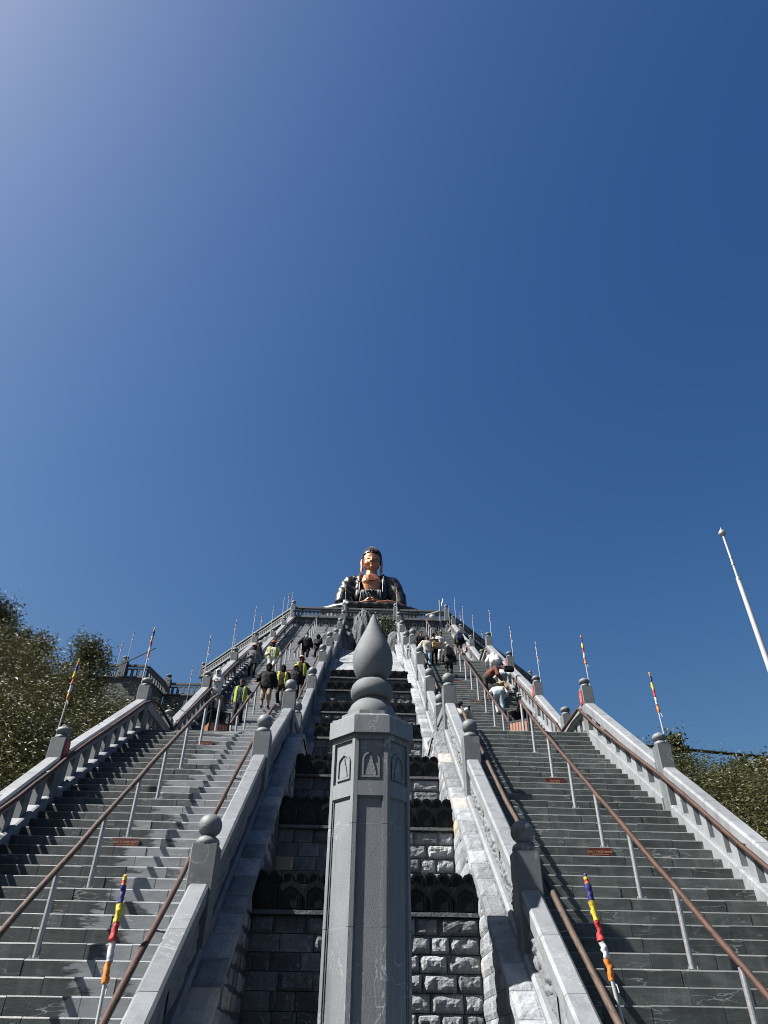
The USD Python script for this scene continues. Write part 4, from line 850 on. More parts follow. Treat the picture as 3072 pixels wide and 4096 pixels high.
def person(label, X, Y, Z, rotz, H, o):
    """o: pose (feet lf/rf, hands lh/rh, hip, lean, head turn) and clothes; the figure faces -y before rotation"""
    t = thing('person', label, 'person', o.get('group'), loc=(X, Y, Z), rotz=rotz, scale=H/1.72)
    g = o.get; hz = g('hip', .93); hy = g('hipy', 0.0); lean = g('lean', 0.0); lx = g('leanx', 0.0)
    hipc = np.array([0, hy, hz]); tv = np.array([math.sin(lx), -math.sin(lean), math.cos(lean)]); tv /= np.linalg.norm(tv); fwd = np.array([0, -math.cos(lean), -math.sin(lean)])
    chest = hipc+tv*.34; neck = hipc+tv*.53; hd_ = neck+(tv*.5+np.array([0, 0, .5])*(1-g('droop', 0))+fwd*g('droop', 0)*.6)*.19+np.array([0, -.03, 0])
    tn = g('turn', 0.0); nod = g('nod', .15)+lean*g('headlean', .3); fd = np.array([-math.sin(tn)*math.cos(nod), -math.cos(tn)*math.cos(nod), -math.sin(nod)]); hs = np.cross(fd, Z_); hs /= np.linalg.norm(hs); hu = np.cross(hs, fd)
    sh = {-1: neck-tv*.07+np.array([-.185, 0, 0]), 1: neck-tv*.07+np.array([.185, 0, 0])}
    lf, rf = np.array(g('lf', (-.1, 0, 0)), float), np.array(g('rf', (.1, 0, 0)), float); feet = {-1: lf, 1: rf}
    hands = {-1: np.array(g('lh', (-.3, -.04, .78)), float), 1: np.array(g('rh', (.3, -.04, .78)), float)}
    # skeleton
    B = []; J = {}
    for q in (-1, 1):
        hip = hipc+np.array([q*.095, 0, -.02]); ank = feet[q]+np.array([0, .03, .085]); kn, ank = ik(hip, ank, .44, .43, g('knee', (q*.15, -1, .1)))
        el, wr = ik(sh[q], hands[q], .28, .25, g('elbow', (q*.5, .8, -.3)) if not g('elbow%d' % q) else g('elbow%d' % q)); J[q] = (hip, kn, ank, el, wr)
        B += [hullof(P4(hip, .078), P4(kn, .055), seg=10), hullof(P4(kn, .053), P4(ank, .037), seg=10), hullof(P4(sh[q], .048), P4(el, .04), seg=10), hullof(P4(el, .039), P4(wr, .028), seg=10)]
        B += hand_parts(wr, wr-el+1e-6, np.array([0, 0, 1.]) if abs((wr-el)[2]) < .2 else np.array([0, -1., 0]), -q, g('curl', .7))
    tor = lambda k: [P4(hipc+np.array([.07, 0, 0]), .1+k), P4(hipc-np.array([.07, 0, 0]), .1+k)]
    B += [hullof(*tor(0), P4(chest+np.array([.085, 0, 0]), .1), P4(chest-np.array([.085, 0, 0]), .1), seg=12), hullof(P4(chest+np.array([.09, 0, 0]), .1), P4(chest-np.array([.09, 0, 0]), .1), P4(sh[-1], .05), P4(sh[1], .05), P4(neck, .055), seg=12), hullof(P4(neck-tv*.04, .055), P4(hd_-hu*.05, .05), seg=12)]
    sk = hd_+hu*.03; jaw = hd_-hu*.055+fd*.025
    B += [m3.Manifold.batch_hull(balls([P4(sk+fd*.012, .078), P4(sk-fd*.03, .08), P4(sk+hu*.02-fd*.01, .08), P4(jaw+hs*.022, .042), P4(jaw-hs*.022, .042), P4(jaw+fd*.03-hu*.022, .026)], 16))]
    B += [hullof(P4(hd_+fd*.088+hu*.015, .009), P4(hd_+fd*.108-hu*.022, .014), seg=8), hullof(P4(hd_+fd*.092-hu*.056-hs*.016, .007), P4(hd_+fd*.092-hu*.056+hs*.016, .007), seg=8)]
    for q in (-1, 1): B += [hullof(P4(hd_+hs*q*.078+hu*.02, .014), P4(hd_+hs*q*.078-hu*.018, .011), seg=8), hullof(P4(hd_+fd*.083+hu*.034+hs*q*.018, .009), P4(hd_+fd*.074+hu*.034+hs*q*.05, .009), seg=8)]
    bd = union(B); bm = bd.to_mesh(); put('body', (bm.vert_properties[:, :3], bm.tri_verts), 'skin', t, smooth=50)
    for q in (-1, 1): e = MB(); e.add(trimesh.creation.icosphere(1, .009).vertices+(hd_+fd*.082+hu*.02+hs*q*.032), trimesh.creation.icosphere(1, .009).faces); put('eye', e, 'hair_black', t)
    wr_ = lambda sd, a=.012, f=9: (lambda v: a*(noise(v*f+sd, sd % 50)+.6*noise(v*f*2.1*np.array([1, 1, .5])+sd, sd % 31)))
    sd = int(abs(X*100)+Y*10) % 900
    puff = g('puff', .022); hem = g('hem', .08)
    # trousers
    tr = [hullof(P4(hipc+np.array([.075, 0, .06]), .112), P4(hipc-np.array([.075, 0, -.06]), .112), P4(J[1][0], .1), P4(J[-1][0], .1), seg=14)]
    wide = g('wide', 0.0); end = g('short', 0.0)
    for q in (-1, 1):
        hip, kn, ank = J[q][:3]; low = ank+(kn-ank)*end+np.array([0, 0, .02])
        tr += [hullof(P4(hip, .098), P4(kn, .07+wide*.5), seg=14), hullof(P4(kn, .069+wide*.5), P4(low, .054+wide), seg=14)]
    usdkit.mesh(stage, path(g('lower_name', 'trousers'), t), smoothed(union(tr), .05, 3, disp=wr_(sd+3, .009)), MAT[g('lower', 'cloth_black')], smooth=True)
    # jacket
    ja = [hullof(P4(hipc-tv*hem+np.array([.075, 0, 0]), .108+puff), P4(hipc-tv*hem+np.array([-.075, 0, 0]), .108+puff), P4(chest+np.array([.085, 0, 0]), .105+puff), P4(chest-np.array([.085, 0, 0]), .105+puff), seg=16),
          hullof(P4(chest+np.array([.09, 0, 0]), .105+puff), P4(chest-np.array([.09, 0, 0]), .105+puff), P4(sh[-1], .058+puff*.6), P4(sh[1], .058+puff*.6), P4(neck-tv*.02, .07), seg=16)]
    for q in (-1, 1):
        el, wr = J[q][3:]; ja += [hullof(P4(sh[q], .058+puff), P4(el, .05+puff), seg=12), hullof(P4(el, .05+puff), P4(wr-(wr-el)*.06, .036+puff*.7), seg=12)]
    if g('coat'): ja.append(hullof(P4(hipc+np.array([.09, 0, 0]), .13), P4(hipc-np.array([.09, 0, 0]), .13), P4(hipc+np.array([.13, 0, -g('coat')]), .12), P4(hipc+np.array([-.13, 0, -g('coat')]), .12), seg=14))
    jk = usdkit.mesh(stage, path('jacket', t), smoothed(union(ja), .042, 3, disp=wr_(sd, .011+puff*.15, 9 if puff < .04 else 13)), MAT[g('upper', 'cloth_black')], smooth=True).GetPrim()
    put('zip', MB().tube([neck-tv*.08+fwd*(.1+puff), chest+fwd*(.118+puff), hipc+fwd*(.125+puff)], .006, 5), 'cloth_charcoal', jk)
    if g('vest'):
        k_ = .02; vm = union([hullof(P4(hipc-tv*(hem-.05)+np.array([.075, 0, 0]), .108+puff+k_), P4(hipc-tv*(hem-.05)+np.array([-.075, 0, 0]), .108+puff+k_), P4(chest+np.array([.085, 0, 0]), .105+puff+k_), P4(chest-np.array([.085, 0, 0]), .105+puff+k_), seg=16),
                    hullof(P4(chest+np.array([.09, 0, 0]), .105+puff+k_), P4(chest-np.array([.09, 0, 0]), .105+puff+k_), P4(sh[-1]*.75+neck*.25, .058+puff*.6+k_*1.4), P4(sh[1]*.75+neck*.25, .058+puff*.6+k_*1.4), seg=16)])
        gap = m3.Manifold.batch_hull(balls([P4(neck+fwd*.3+np.array([.06, 0, .0]), .06), P4(neck+fwd*.3-np.array([.06, 0, 0]), .06), P4(hipc+fwd*.3-np.array([.06, 0, .25]), .06), P4(hipc+fwd*.3+np.array([.06, 0, -.25]), .06), P4(neck+fwd*.02, .09), P4(hipc+fwd*.08+np.array([.05, 0, -.25]), .06), P4(hipc+fwd*.08-np.array([.05, 0, .25]), .06)], 10))
        vm = vm-gap-hullof(P4(neck-tv*.02, .085), P4(neck+tv*.2, .1), seg=14)
        usdkit.mesh(stage, path('safety_vest', t), smoothed(vm, .05, 1, disp=wr_(sd+9, .008)), MAT['vest_lime'], smooth=40)
    if g('scarf'): put('scarf', MB().lathe([(0, -.05), (.085, -.05), (.1, -.02), (.092, .03), (.075, .05), (0, .05)], neck+np.array([0, -.01, .03]), 14), g('scarf'), t, smooth=True)
    if g('mask'): put('face_mask', smoothed(hullof(P4(jaw+fd*.03, .05), P4(jaw+hs*.03, .047), P4(jaw-hs*.03, .047), P4(hd_+fd*.06-hu*.02, .05), seg=12), 0, 0), g('mask'), t, smooth=True) if False else usdkit.mesh(stage, path('face_mask', t), smoothed(hullof(P4(jaw+fd*.03, .05), P4(jaw+hs*.03, .047), P4(jaw-hs*.03, .047), P4(hd_+fd*.058-hu*.02, .05), P4(neck+tv*.03, .075), seg=12), 0, 0), MAT[g('mask')], smooth=True)
    top = g('head', 'hair')
    def man(name, m, mat, sm=45): mm = m.to_mesh(); return put(name, (mm.vert_properties[:, :3], mm.tri_verts), mat, t, smooth=sm)
    facecut = m3.Manifold.batch_hull(balls([P4(hd_+fd*.12+hu*.012, .062), P4(hd_+fd*.11-hu*.1, .06), P4(hd_+fd*.2, .07)], 14))
    if top in ('hair', 'long_hair', 'hood', 'helmet', 'beanie'):
        shell = m3.Manifold.batch_hull(balls([P4(sk+hu*.012, .096), P4(sk-fd*.03, .096), P4(hd_-fd*.035-hu*.02, .08)], 16)) - facecut
        hair = [shell]
        if top == 'long_hair':
            for q in (-1, 1): hair.append(hullof(P4(hd_+hs*q*.07-fd*.03, .04), P4(neck+hs*q*.085+fd*.03-tv*.12, .03), seg=10))
            hair.append(hullof(P4(hd_-fd*.05, .08), P4(neck-fd*.08-tv*.2, .06), seg=10))
        man('hair', union(hair), 'hair_black')
    if top == 'hood':
        hoodcut = m3.Manifold.batch_hull(balls([P4(hd_+fd*.13+hu*.01, .072), P4(hd_+fd*.12-hu*.07, .062), P4(hd_+fd*.26, .085)], 14))
        outer = m3.Manifold.batch_hull(balls([P4(sk+fd*.025+hu*.02, .112), P4(sk-fd*.045, .118), P4(hd_-hu*.08, .105), P4(neck, .1)], 16))
        man('hood', outer-hoodcut, g('hood', g('upper')))
    if top == 'helmet':
        dome = m3.Manifold.sphere(1, 20).scale((.118, .128, .105)).translate(tuple(sk+hu*.03)); low = m3.Manifold.cube((.5, .5, .3), True).translate(tuple(sk+hu*.03-np.array([0, 0, .15]))); brim = hullof(P4(sk+hu*.03+fd*.07, .07), seg=16)
        hm = man('helmet', (dome-low), g('hat', 'helmet_orange')); put('brim', MB().lathe([(.1, -.008), (.142, -.012), (.145, 0), (.1, .008)], sk+hu*.035+fd*.022, 20), g('hat', 'helmet_orange'), hm, smooth=True)
        man('balaclava', m3.Manifold.batch_hull(balls([P4(hd_, .09), P4(neck, .09), P4(hd_-fd*.03-hu*.04, .09)], 14))-facecut, 'cloth_black')
    if top == 'beanie':
        dome = m3.Manifold.batch_hull(balls([P4(sk+hu*.035, .098), P4(sk+hu*.06-fd*.02, .085)], 18)) - m3.Manifold.batch_hull(balls([P4(hd_+fd*.16-hu*.03, .1), P4(hd_-hu*.14, .13)], 14)); man('beanie', dome, g('hat', 'cloth_black'))
    for q in (-1, 1):
        a = J[q][2]; f = np.array([0, -1., 0]); sh_ = g('foot_turn', 0); f = np.array([math.sin(sh_), -math.cos(sh_), 0]); base = np.array([a[0], a[1], a[2]-.085])
        s1 = union([hullof(P4(base+np.array([0, .04, .045]), .045), P4(base+f*.06+np.array([0, 0, .05]), .045), P4(base+f*.15+np.array([0, 0, .03]), .036), seg=12), hullof(P4(base+np.array([0, .035, .045]), .045), P4(a+np.array([0, 0, g('boot', .02)]), .05), seg=12)])
        s1 = s1 ^ m3.Manifold.cube((4, 4, 2), True).translate((0, 0, float(base[2])+1.0))
        man('shoe', s1, g('shoe', 'cloth_black'))
    return t
def down(k=0, **kw):                                  # walking down, one foot a step lower
    d = dict(lf=(-.1, .02, 0), rf=(.1, -.27, -.215)) if k == 0 else dict(rf=(.1, .02, 0), lf=(-.1, -.27, -.215)); d['hip'] = .86; d['hipy'] = -.08; d.update(kw); return d
def climb(k=0, **kw):                                 # seen from behind (rotz = pi): front foot a step higher
    d = dict(lf=(-.09, .1, -.0), rf=(.1, -.2, .215)) if k == 0 else dict(rf=(.09, .1, 0), lf=(-.1, -.2, .215)); d['hip'] = .93; d['lean'] = .3; d.update(kw); return d
pl = lambda X, Y, s=-1: (X, Y, step_z(Y, s))
person('person in cream hooded tracksuit standing at the left outer rail, arms folded', *pl(-5.75, 25.9), .15, 1.62, down(0, upper='cloth_white', lower='cloth_cream', head='hood', puff=.035, lh=(.02, -.22, 1.12), rh=(-.06, -.24, 1.1), curl=.3, hem=.12, shoe='cloth_charcoal', turn=.1))
person('bareheaded man in blue jacket and lime vest holding the middle rail beside the bin', *pl(-4.52, 24.55), 0, 1.70, down(1, upper='cloth_blue', lower='cloth_black', vest=1, scarf='cloth_black', turn=.55, rh=(.42, -.16, 1.02), lh=(-.27, -.06, .84), shoe='boot_grey', boot=.16))
person('man in hooded black puffer jacket, khaki shorts and boots, hand on the middle rail', *pl(-3.83, 26.1), 0, 1.78, down(1, upper='cloth_black', lower='cloth_khaki', lower_name='shorts', short=.62, wide=.03, head='hood', puff=.05, lh=(-.42, -.14, 1.03), rh=(.34, -.1, .80), shoe='boot_grey', boot=.26))
person('man in brown puffer and lime vest walking just behind the khaki shorts man', *pl(-3.36, 26.85), 0, 1.68, down(0, upper='cloth_brown', lower='cloth_black', vest=1, head='hood', hood='cloth_black', puff=.045, rh=(.32, -.08, .82), lh=(-.3, -.06, .82), shoe='boot_grey'))
person('worker in grey jacket and face mask with orange cap by the upper left rail', *pl(-5.25, 30.5), .1, 1.68, down(0, upper='cloth_grey', lower='cloth_black', head='helmet', hat='helmet_pink', mask='cloth_navy', lh=(-.12, -.25, 1.05), rh=(.16, -.27, 1.2), curl=.5, shoe='boot_grey', puff=.035))
person('worker in white coverall and lime vest with bright orange helmet at the middle rail', *pl(-4.45, 31.0), 0, 1.7, down(1, upper='cloth_white', lower='cloth_white', vest=1, head='helmet', mask='cloth_black', rh=(.38, -.14, 1.03), lh=(-.2, -.2, 1.0), puff=.04, shoe='shoe_white'))
person('worker with red shoulders, lime vest and pinkish orange helmet at the inner rail', *pl(-2.78, 28.3), 0, 1.76, down(0, upper='cloth_black', lower='cloth_black', vest=1, scarf='cloth_red', head='helmet', hat='helmet_pink', rh=(.55, -.12, 1.0), lh=(-.3, -.05, .82), nod=.45, shoe='helmet_yellow', puff=.04))
person('worker in yellow helmet and black clothes, mostly hidden behind a globe post', *pl(-2.88, 27.4), 0, 1.55, down(1, upper='cloth_black', lower='cloth_black', head='helmet', hat='helmet_yellow', nod=.6, puff=.03))
person('person in long black jacket and dark beanie at the top of the left middle flight', *pl(-3.25, 34.75), .1, 1.62, dict(upper='cloth_black', lower='cloth_black', head='beanie', hat='cloth_charcoal', mask='cloth_white', lh=(-.52, -.22, .92), rh=(.36, -.05, .86), puff=.05, coat=.2))
person('person in black hood with hands joined beside the left inner rail', *pl(-2.62, 34.7), -.1, 1.52, dict(upper='cloth_black', lower='cloth_black', head='hood', lh=(-.04, -.25, 1.12), rh=(.05, -.25, 1.1), curl=.9, mask='cloth_black', nod=.4, puff=.035))
# right flight
person('girl in white fluffy jacket and black leggings seated on the steps looking at a phone', 3.12, 22.3, 9.85, .35, 1.55, dict(hip=.72, hipy=.1, lean=.12, lf=(-.16, -.55, .02), rf=(.42, -.68, .02), knee=(.1, -.6, 1), upper='cloth_white', lower='cloth_black', head='long_hair', puff=.065, hem=.0, lh=(.1, -.34, 1.12), rh=(.2, -.34, 1.1), curl=.9, nod=.55, turn=-.7, shoe='shoe_white'))
person('girl in white hoodie and pale jeans bending onto the middle rail', *pl(4.85, 24.3, 1), math.pi-.25, 1.62, climb(0, upper='cloth_white', lower='denim', head='long_hair', lean=.75, hip=.93, lh=(-.2, -.45, 1.0), rh=(.38, -.5, 1.0), curl=.9, droop=.5, shoe='shoe_white', puff=.025, hem=-.08))
person('person in rust jacket and rust hood bowed over the middle rail', *pl(4.78, 25.9, 1), math.pi*.68, 1.74, climb(1, upper='cloth_rust', lower='cloth_charcoal', head='hood', lean=.75, hip=.97, lh=(-.25, -.52, .95), rh=(.25, -.55, .92), curl=.9, droop=.5, nod=.7, puff=.035, hem=-.05))
person('woman in pale yellow top with her head down behind the rust jacket', *pl(4.98, 25.3, 1), math.pi*.75, 1.5, climb(0, upper='cloth_tan', lower='cloth_black', head='long_hair', lean=.95, hip=.84, hem=-.06, puff=.02, lh=(-.2, -.6, .9), rh=(.2, -.6, .9), droop=.8, nod=1.0, shoe='shoe_white'))
person('woman in white jacket and light jeans climbing along the right outer rail', *pl(5.55, 26.6, 1), math.pi+.1, 1.66, climb(1, upper='cloth_white', lower='denim', head='long_hair', lean=.7, hip=.98, lh=(-.42, -.35, 1.0), rh=(.1, -.5, 1.0), droop=.5, shoe='shoe_white', puff=.02, hem=-.1))
person('person in thick white puffer jacket bent at the upper end of the right outer rail', *pl(5.75, 28.8, 1), math.pi, 1.66, climb(0, upper='cloth_white', lower='denim', head='hood', lean=.6, hip=.98, lh=(-.35, -.45, 1.0), rh=(.3, -.45, 1.0), droop=.5, puff=.05, shoe='shoe_white', hem=-.02))
person('man in charcoal jacket and white beanie climbing with his back to the viewer', *pl(3.72, 29.1, 1), math.pi, 1.66, climb(1, upper='cloth_charcoal', lower='cloth_black', head='beanie', hat='cloth_white', lean=.18, lh=(-.3, -.02, .86), rh=(.32, 0, .82), shoe='shoe_white', puff=.04))
person('person in black jacket and olive trousers high on the right flight, seen from behind', *pl(5.72, 39.0, 1), math.pi, 1.6, climb(0, upper='cloth_black', lower='cloth_olive', head='beanie', hat='cloth_charcoal', lean=.2, puff=.05, shoe='shoe_white'))
person('woman in long cream coat with long black hair beside the right inner rail', *pl(2.95, 31.35, 1), .1, 1.58, down(0, upper='cloth_cream', lower='denim', head='long_hair', coat=.42, lh=(-.35, -.1, 1.05), rh=(.28, -.1, .85), wide=.035, puff=.035, shoe='shoe_white'))
person('woman in dark cap and black jacket over white, bending over a tan bag', *pl(3.35, 31.65, 1), -.2, 1.58, down(1, upper='cloth_black', lower='cloth_black', head='beanie', hat='cloth_black', lean=.22, lh=(-.05, -.28, 1.0), rh=(.16, -.3, .95), nod=.6, scarf='cloth_white', curl=.9))
person('woman in white jacket and wide white trousers with short black hair', *pl(3.75, 32.1, 1), .25, 1.55, dict(upper='cloth_white', lower='cloth_white', head='hair', wide=.06, lh=(-.15, -.25, 1.0), rh=(.22, -.2, 1.0), scarf='cloth_charcoal', turn=.4, nod=.3, puff=.035))
person('person in black coat partly hidden behind the woman in the cream coat', *pl(2.75, 32.2, 1), .3, 1.6, dict(upper='cloth_black', lower='cloth_black', head='hair', puff=.05, coat=.25, lh=(-.35, -.2, 1.0)))
# things they carry
def bag(name, label, cat, x, y, z, s, mat, strap=None, rz=0):
    t = thing(name, label, cat, loc=(x, y, z), rotz=rz); b = m3.Manifold.batch_hull(balls([(sx*s[0]*.4, sy*s[1]*.3, sz*s[2]*.4, min(s)*.22) for sx in (-1, 1) for sy in (-1, 1) for sz in (-1, 1)], 12))
    usdkit.mesh(stage, path('bag_body', t), smoothed(b, .06, 3, disp=lambda v: .012*noise(v*12, 4)), MAT[mat], smooth=True)
    put('pocket', MB().box((0, -s[1]*.42, -s[2]*.12), (s[0]*.6, s[1]*.2, s[2]*.45), bev=.02), mat, t)
    if strap: put('strap', MB().tube(strap, .014, 6), mat, t)
bag('backpack', 'black backpack worn by the man in the white beanie', 'backpack', 3.72, 28.87, step_z(29.1, 1)+1.2, (.3, .17, .42), 'cloth_black', [(-.12, .06, .2), (-.13, .2, .25), (-.12, .22, 0)])
bag('backpack', 'dark teal backpack worn by the person high on the right flight', 'backpack', 5.72, 38.78, step_z(39, 1)+1.15, (.34, .18, .46), 'cloth_navy', [(.12, .06, .2), (.13, .2, .25), (.12, .22, 0)])
bag('shoulder_bag', 'black bag hanging at the hip of the woman in white jacket by the rail', 'bag', 5.78, 26.35, step_z(26.6, 1)+1.15, (.42, .14, .2), 'cloth_black', [(-.2, 0, .08), (-.3, .1, .2), (-.1, .2, .3)], .1)
bag('tote_bag', 'tan tote bag held by the woman in the dark cap', 'bag', 3.42, 31.25, step_z(31.6, 1)+.82, (.46, .18, .28), 'cloth_tan', [(-.15, 0, .1), (-.1, 0, .26), (.1, 0, .26), (.15, 0, .1)], .2)
ph = put('phone', MB().box((3.36, 21.9, 10.86), (.075, .012, .15), rz=.4, bev=.003), 'dark_metal'); tag(ph, 'phone held up by the seated girl in white', 'phone')

# ------------------------------------------------------------------ bins, signs, plaques
def bin_(label, x, y, z, rz):
    t = thing('litter_bin', label, 'bin', loc=(x, y, z), rotz=rz); w, d, h = .62, .46, .98
    for sx in (-1, 1):
        for sy in (-1, 1): put('frame_post', MB().box((sx*(w/2-.02), sy*(d/2-.02), h/2), (.04, .04, h)), 'dark_metal', t)
    put('inner_box', MB().box((0, 0, .32), (w-.09, d-.09, .6)), 'dark_metal', t); put('hood', MB().box((0, 0, h+.012), (w, d, .03)), 'dark_metal', t); put('hood_rear', MB().box((0, d/2-.03, .82), (w-.1, .02, .3)), 'dark_metal', t)
    put('rim', MB().box((0, -d/2+.012, .645), (w-.085, .03, .05)).box((0, d/2-.012, .645), (w-.085, .03, .05)), 'dark_metal', t)
    n = 6; pw = (w-.09)/n
    for sy in (-1, 1):
        for i in range(n): put('slat', MB().box((-(w-.09)/2+pw*(i+.5), sy*(d/2-.012), .32), (pw-.016, .02, .58)), 'slat_wood', t)
    n = 5; pw = (d-.09)/n
    for sx in (-1, 1):
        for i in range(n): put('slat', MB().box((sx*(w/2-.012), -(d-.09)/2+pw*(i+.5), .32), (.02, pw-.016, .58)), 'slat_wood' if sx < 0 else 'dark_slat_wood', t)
bin_('slatted wood and black metal litter bin on the left landing below the vest workers', -4.42, 20.75, 9.0, .5)
bin_('slatted wood and black metal litter bin on the right landing beside the rail post', 4.56, 20.05, 9.0, -.55)
def text(mb, s, h, x, y, z, depth=.002, center=True, bold=True):
    m = meshkit.text_mesh(s, h, depth, bold); b = m.bounds; m.apply_translation((-(b[0][0]+b[1][0])/2 if center else 0, 0, 0)); m.apply_transform(frame((x, y, z), X_, Z_, NY)); mb.add(m.vertices, m.faces)
def riser_sign(label, x, s, k, n, lines, w=.44, h=.19):
    p = PROF[s]
    if k == 0: y, z = Y4-TR*(n-4), Z4-RI*(n-4)
    else: y, z = p['s2']+n*TR, 9+(n+1)*RI
    t = thing('warning_sign', label, 'sign', loc=(x, y-.012, z-.02)); put('sign_plate', MB().box((0, 0, -h/2), (w, .01, h)), 'sign_red', t)
    b = MB()
    for q in (-1, 1): b.box((q*(w/2-.012), -.0055, -h/2), (.0012, .002, h-.026)).box((0, -.0055, -h/2+q*(h/2-.012)), (w-.028, .002, .0012))
    put('border', b, 'gold', t)
    m = MB(); text(m, lines[0], .034, 0, -.0055, -.085, bold=False); text(m, lines[1], .017, 0, -.0055, -.12, bold=False); put('lettering', m, 'gold', t)
S1, S2 = ('CHÚ Ý TRƠN TRƯỢT', 'CAUTION SLIPPERY ROAD'), ('VUI LÒNG', 'BÁM VÀO LAN CAN')
riser_sign('maroon caution slippery sign on a riser of the near left flight under a rail post', -4.22, -1, 0, 20, S1)
riser_sign('maroon caution slippery sign on a riser of the near right flight under a rail post', 4.28, 1, 0, 20, S1)
riser_sign('maroon two line sign high on the near left flight, below the litter bin', -4.15, -1, 0, 4, S2)
riser_sign('maroon two line sign high on the near right flight between two rail posts', 4.4, 1, 0, 10, S2)
riser_sign('maroon sign on a riser of the right middle flight beside the white sneakers', 4.0, 1, 1, 3, S2)
riser_sign('maroon sign on the right middle flight level with the hips of the white hoodie girl', 4.22, 1, 1, 17, S1)
riser_sign('maroon sign on the right middle flight near the feet of the white beanie man', 3.95, 1, 1, 27, S2)
riser_sign('maroon sign on the left middle flight behind the brown puffer man', -3.7, -1, 1, 35, S2)
def plaque(label, s, Y):
    x = OUTC(Y, s)-s*.163; z = nose(Y, s)+1.0; P = [(-.1, -.2), (.1, -.2), (.125, -.13), (.125, .13), (.1, .2), (-.1, .2), (-.125, .13), (-.125, -.13)]
    t = thing('red_plaque', label, 'plaque', loc=(x, Y, z)); M = frame((0, 0, 0), np.array([0, -s*-1., 0])*(-1 if s > 0 else -1)*1.0, Z_, np.array([-s*1., 0, 0]))
    u = np.cross(Z_, np.array([-s*1., 0, 0])); M = frame((0, 0, 0), u, Z_, np.array([-s*1., 0, 0]))
    put('plate', MB().extrude(Polygon(P), .012, M), 'plaque_red', t)
    m = MB()
    r_ = np.random.default_rng(int(Y*7))
    for i in range(5):
        zz = .12-.055*i
        for uu in (-.05, .0, .05): M2 = frame(u*uu+Z_*zz+np.array([-s*.012, 0, 0]), u, Z_, np.array([-s*1., 0, 0])); m.extrude(Polygon([(-.016, -.008), (.016, -.006), (.014, .012), (-.012, .01)]), .0015, M2)
    put('markings', m, 'flag_white', t)
plaque('red octagonal plaque on the first visible post of the left outer balustrade', -1, 15.05)
plaque('red octagonal plaque on the landing post of the right outer balustrade', 1, 18.95)
plaque('red octagonal plaque on a post halfway up the right middle flight', 1, 24.0)
plaque('red octagonal plaque on the post above the bent white puffer jacket', 1, 27.95)

# ------------------------------------------------------------------ flag poles
FC = ['flag_blue', 'flag_yellow', 'flag_red', 'flag_white', 'flag_orange']
def flag_pole(label, base, top, wrap, r=.02, fr=.034, small=True, tie=True):
    base, top = np.array(base, float), np.array(top, float); t = thing('flag_pole', label, 'flag pole', 'furled flags on poles along the stairs', loc=base); d = top-base; L = np.linalg.norm(d); d /= L
    rg = np.random.default_rng(int(abs(base[0]*31+base[1]*17)*10))
    put('pole', MB().tube([(0, 0, 0), d*L*.5, d*(L-.02)], [r, r*.95, r*.9], 10), 'white_steel', t, smooth=True)
    seg = wrap/5; z0 = L-wrap-(.1 if small else .03)
    fl = thing('flag', None, parent=t)
    for i in range(5):
        a, b = z0+seg*(4-i), z0+seg*(5-i); zz = np.linspace(a, b, 7); pts = d[None]*zz[:, None]+rg.normal(0, fr*.13, (7, 3)); q = fr*(1+rg.uniform(-.18, .2, 7)); q[0] *= .95
        tb = MB().tube(pts, q, 9); v = tb.v[0]; ax = v@d; rad = v-ax[:, None]*d; ang = np.arctan2(rad[:, 1], rad[:, 0]); v += rad*(.22*np.sin(3*ang+ax*26+rg.uniform(0, 6)))[:, None]
        put('flag_stripe', tb, FC[i], fl, smooth=60)
    if small:
        for i, c in enumerate(['flag_orange', 'flag_red', 'flag_yellow']): put('flag_end', MB().tube([d*(L-.1+.028*i), d*(L-.1+.028*(i+1))], fr*.8, 8), c, fl)
        put('pole_cap', MB().lathe([(0, 0), (r*1.1, 0), (r*1.15, .03), (r*.6, .045), (0, .05)], d*(L-.02), 10), 'flag_yellow' if base[0] < 0 else 'flag_blue', t)
    if tie: put('tie', MB().tube([d*z0, d*(z0-.01)+np.array([.04, -.02, -.04]), d*(z0-.02)+np.array([.05, -.03, -.1])], .008, 5), 'flag_white', t)
    return t
flag_pole('furled five colour flag standing on the near left steps by the inner handrail', (-2.86, 9.62, 1.62), (-2.97, 9.85, 3.46), 1.02, .021, .036)
flag_pole('furled five colour flag standing on the near right steps by the inner handrail', (2.93, 9.5, 1.6), (2.74, 9.62, 3.53), 1.0, .021, .036)
FP = [(-1, 15.05, 1.92, .85, 'flag pole behind the first onion post of the left outer balustrade'), (-1, 19.1, 1.98, .85, 'flag pole behind the left landing post, against the sky'),
      (-1, 25.8, 1.92, .9, 'flag pole beside the onion post above the white hooded person'), (-1, 30.0, 1.85, .8, 'flag pole at the second post up the left middle flight'), (-1, 34.45, 2.0, .9, 'flag pole at the top post of the left middle flight'),
      (-1, 40.3, 2.0, .9, 'thin flag pole at the first post of the left upper flight'), (-1, 44.5, 2.0, .8, 'thin flag pole at the second post of the left upper flight'), (-1, 48.6, 2.0, .8, 'thin flag pole where the left stairs meet the terrace'),
      (1, 15.25, 1.95, .9, 'flag pole behind the large onion post nearest the right edge'), (1, 18.95, 1.9, .85, 'flag pole behind the right landing post with the red plaque'), (1, 24.0, 1.9, .9, 'flag pole on the first post of the right middle flight'),
      (1, 27.95, 1.75, .8, 'flag pole on the second post of the right middle flight'), (1, 32.3, 1.85, .8, 'flag pole at the top post of the right middle flight'), (1, 37.6, 1.9, .8, 'thin flag pole on the first post of the right upper flight'),
      (1, 41.3, 1.9, .8, 'thin flag pole on the second post of the right upper flight'), (1, 44.75, 2.0, .8, 'thin flag pole on the third post of the right upper flight'), (1, 48.2, 2.2, .8, 'thin flag pole at the top of the right stairs beside the camera mast')]
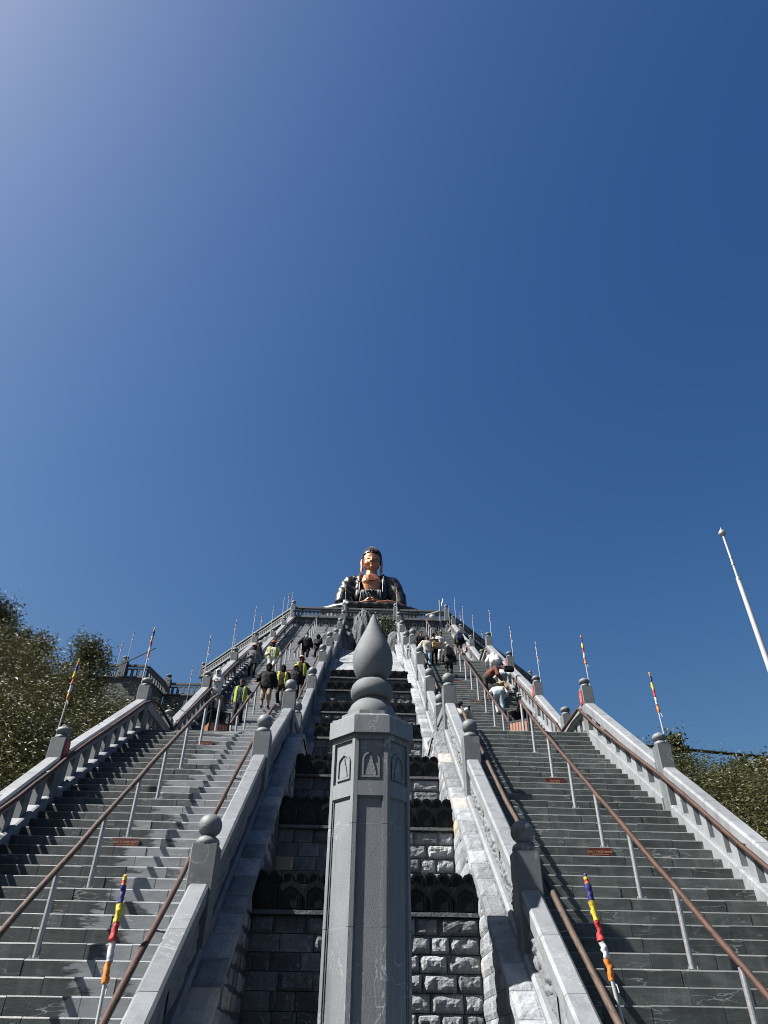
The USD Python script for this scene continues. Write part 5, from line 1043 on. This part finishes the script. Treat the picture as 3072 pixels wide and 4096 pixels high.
for s, Y, L, w, lab in FP:
    x = OUTC(Y, s)+s*.2; z = nose(Y, s)+1.2; flag_pole(lab, (x, Y+.16, z-1.1), (x+s*.0, Y+.16, z+L), w*(1 if Y < 23 else .72), .016, .027 if Y < 23 else .0165, tie=Y < 30)
for lab, x, Y, z, L in (('thin flag pole on the left inner balustrade in front of the statue sleeve', -1.75, 49.2, 28.0, 4.6), ('thin flag pole on the right inner balustrade in front of the statue sleeve', 2.35, 48.8, 27.3, 5.0), ('short flag pole behind the left wing of the terrace', -9.2, 55.2, 30.3, 2.9), ('flag pole behind the left terrace corner', -6.6, 51.8, 30.3, 3.0), ('lonely flag pole between the left terrace wing and the stairs', -11.8, 58.2, 29.4, 3.2), ('flag pole behind the right terrace wing, nearest the corner', 8.0, 53.0, 30.3, 2.3), ('flag pole further along the right terrace wing', 10.3, 55.9, 30.3, 2.2), ('lowest flag pole along the right terrace wing', 13.4, 59.8, 29.8, 2.4), ('flag pole on the far left terrace beside the tree', -18.6, 49.6, 24.4, 2.9), ('flag pole on the far left terrace beside its corner post', -17.9, 49.5, 24.4, 3.7), ('leaning flag pole where the far terrace meets the stairs', -13.6, 52.2, 23.0, 3.6)):
    flag_pole(lab, (x, Y, z), (x, Y, z+L), .9, .02, .03, tie=False)
tp = thing('tall_flagpole', 'tall tapered white flagpole with a ball top at the right edge', 'flagpole', loc=(8.78, 14.0, 2.0))
put('pole', MB().tube([(0, 0, 0), (0, 0, 6.0), (0, 0, 8.9)], [.085, .068, .052], 16), 'white_steel', tp, smooth=True); put('upper_pole', MB().tube([(0, 0, 8.9), (0, 0, 10.2)], [.032, .024], 12), 'white_steel', tp, smooth=True)
put('truck', MB().lathe([(0, 8.86), (.056, 8.87), (.056, 8.93), (.04, 8.96), (0, 8.965)], n=14).lathe([(0, 9.3), (.045, 9.31), (.045, 9.35), (0, 9.36)], n=12).lathe([(0, 9.5), (.04, 9.51), (.04, 9.54), (0, 9.55)], n=12), 'steel', tp, smooth=40); put('ball', MB().lathe([(0, 10.17), (.03, 10.18), (.08, 10.23), (.09, 10.27), (.08, 10.31), (.04, 10.36), (.015, 10.4), (0, 10.46)], n=18), 'steel', tp, smooth=True)
# camera mast at the upper right
cm = thing('camera_mast', 'mast with a slanted bracket and dome camera at the top of the right stairs', 'mast', loc=(5.75, 48.6, 27.1))
put('mast', MB().tube([(0, 0, 0), (0, 0, 4.0)], .06, 10), 'post_stone', cm, smooth=True); put('bracket_arm', MB().tube([(0, 0, 3.0), (-1.1, -.1, 2.5)], [.06, .1], 8), 'white_steel', cm, smooth=True); put('upper_arm', MB().tube([(0, 0, 3.0), (.3, 0, 4.1)], .045, 8), 'white_steel', cm, smooth=True)
put('camera_dome', MB().lathe([(0, -.3), (.16, -.26), (.24, -.12), (.25, .02), (.12, .08), (0, .09)], (-.62, -.1, 2.45), 16), 'white_steel', cm, smooth=True)
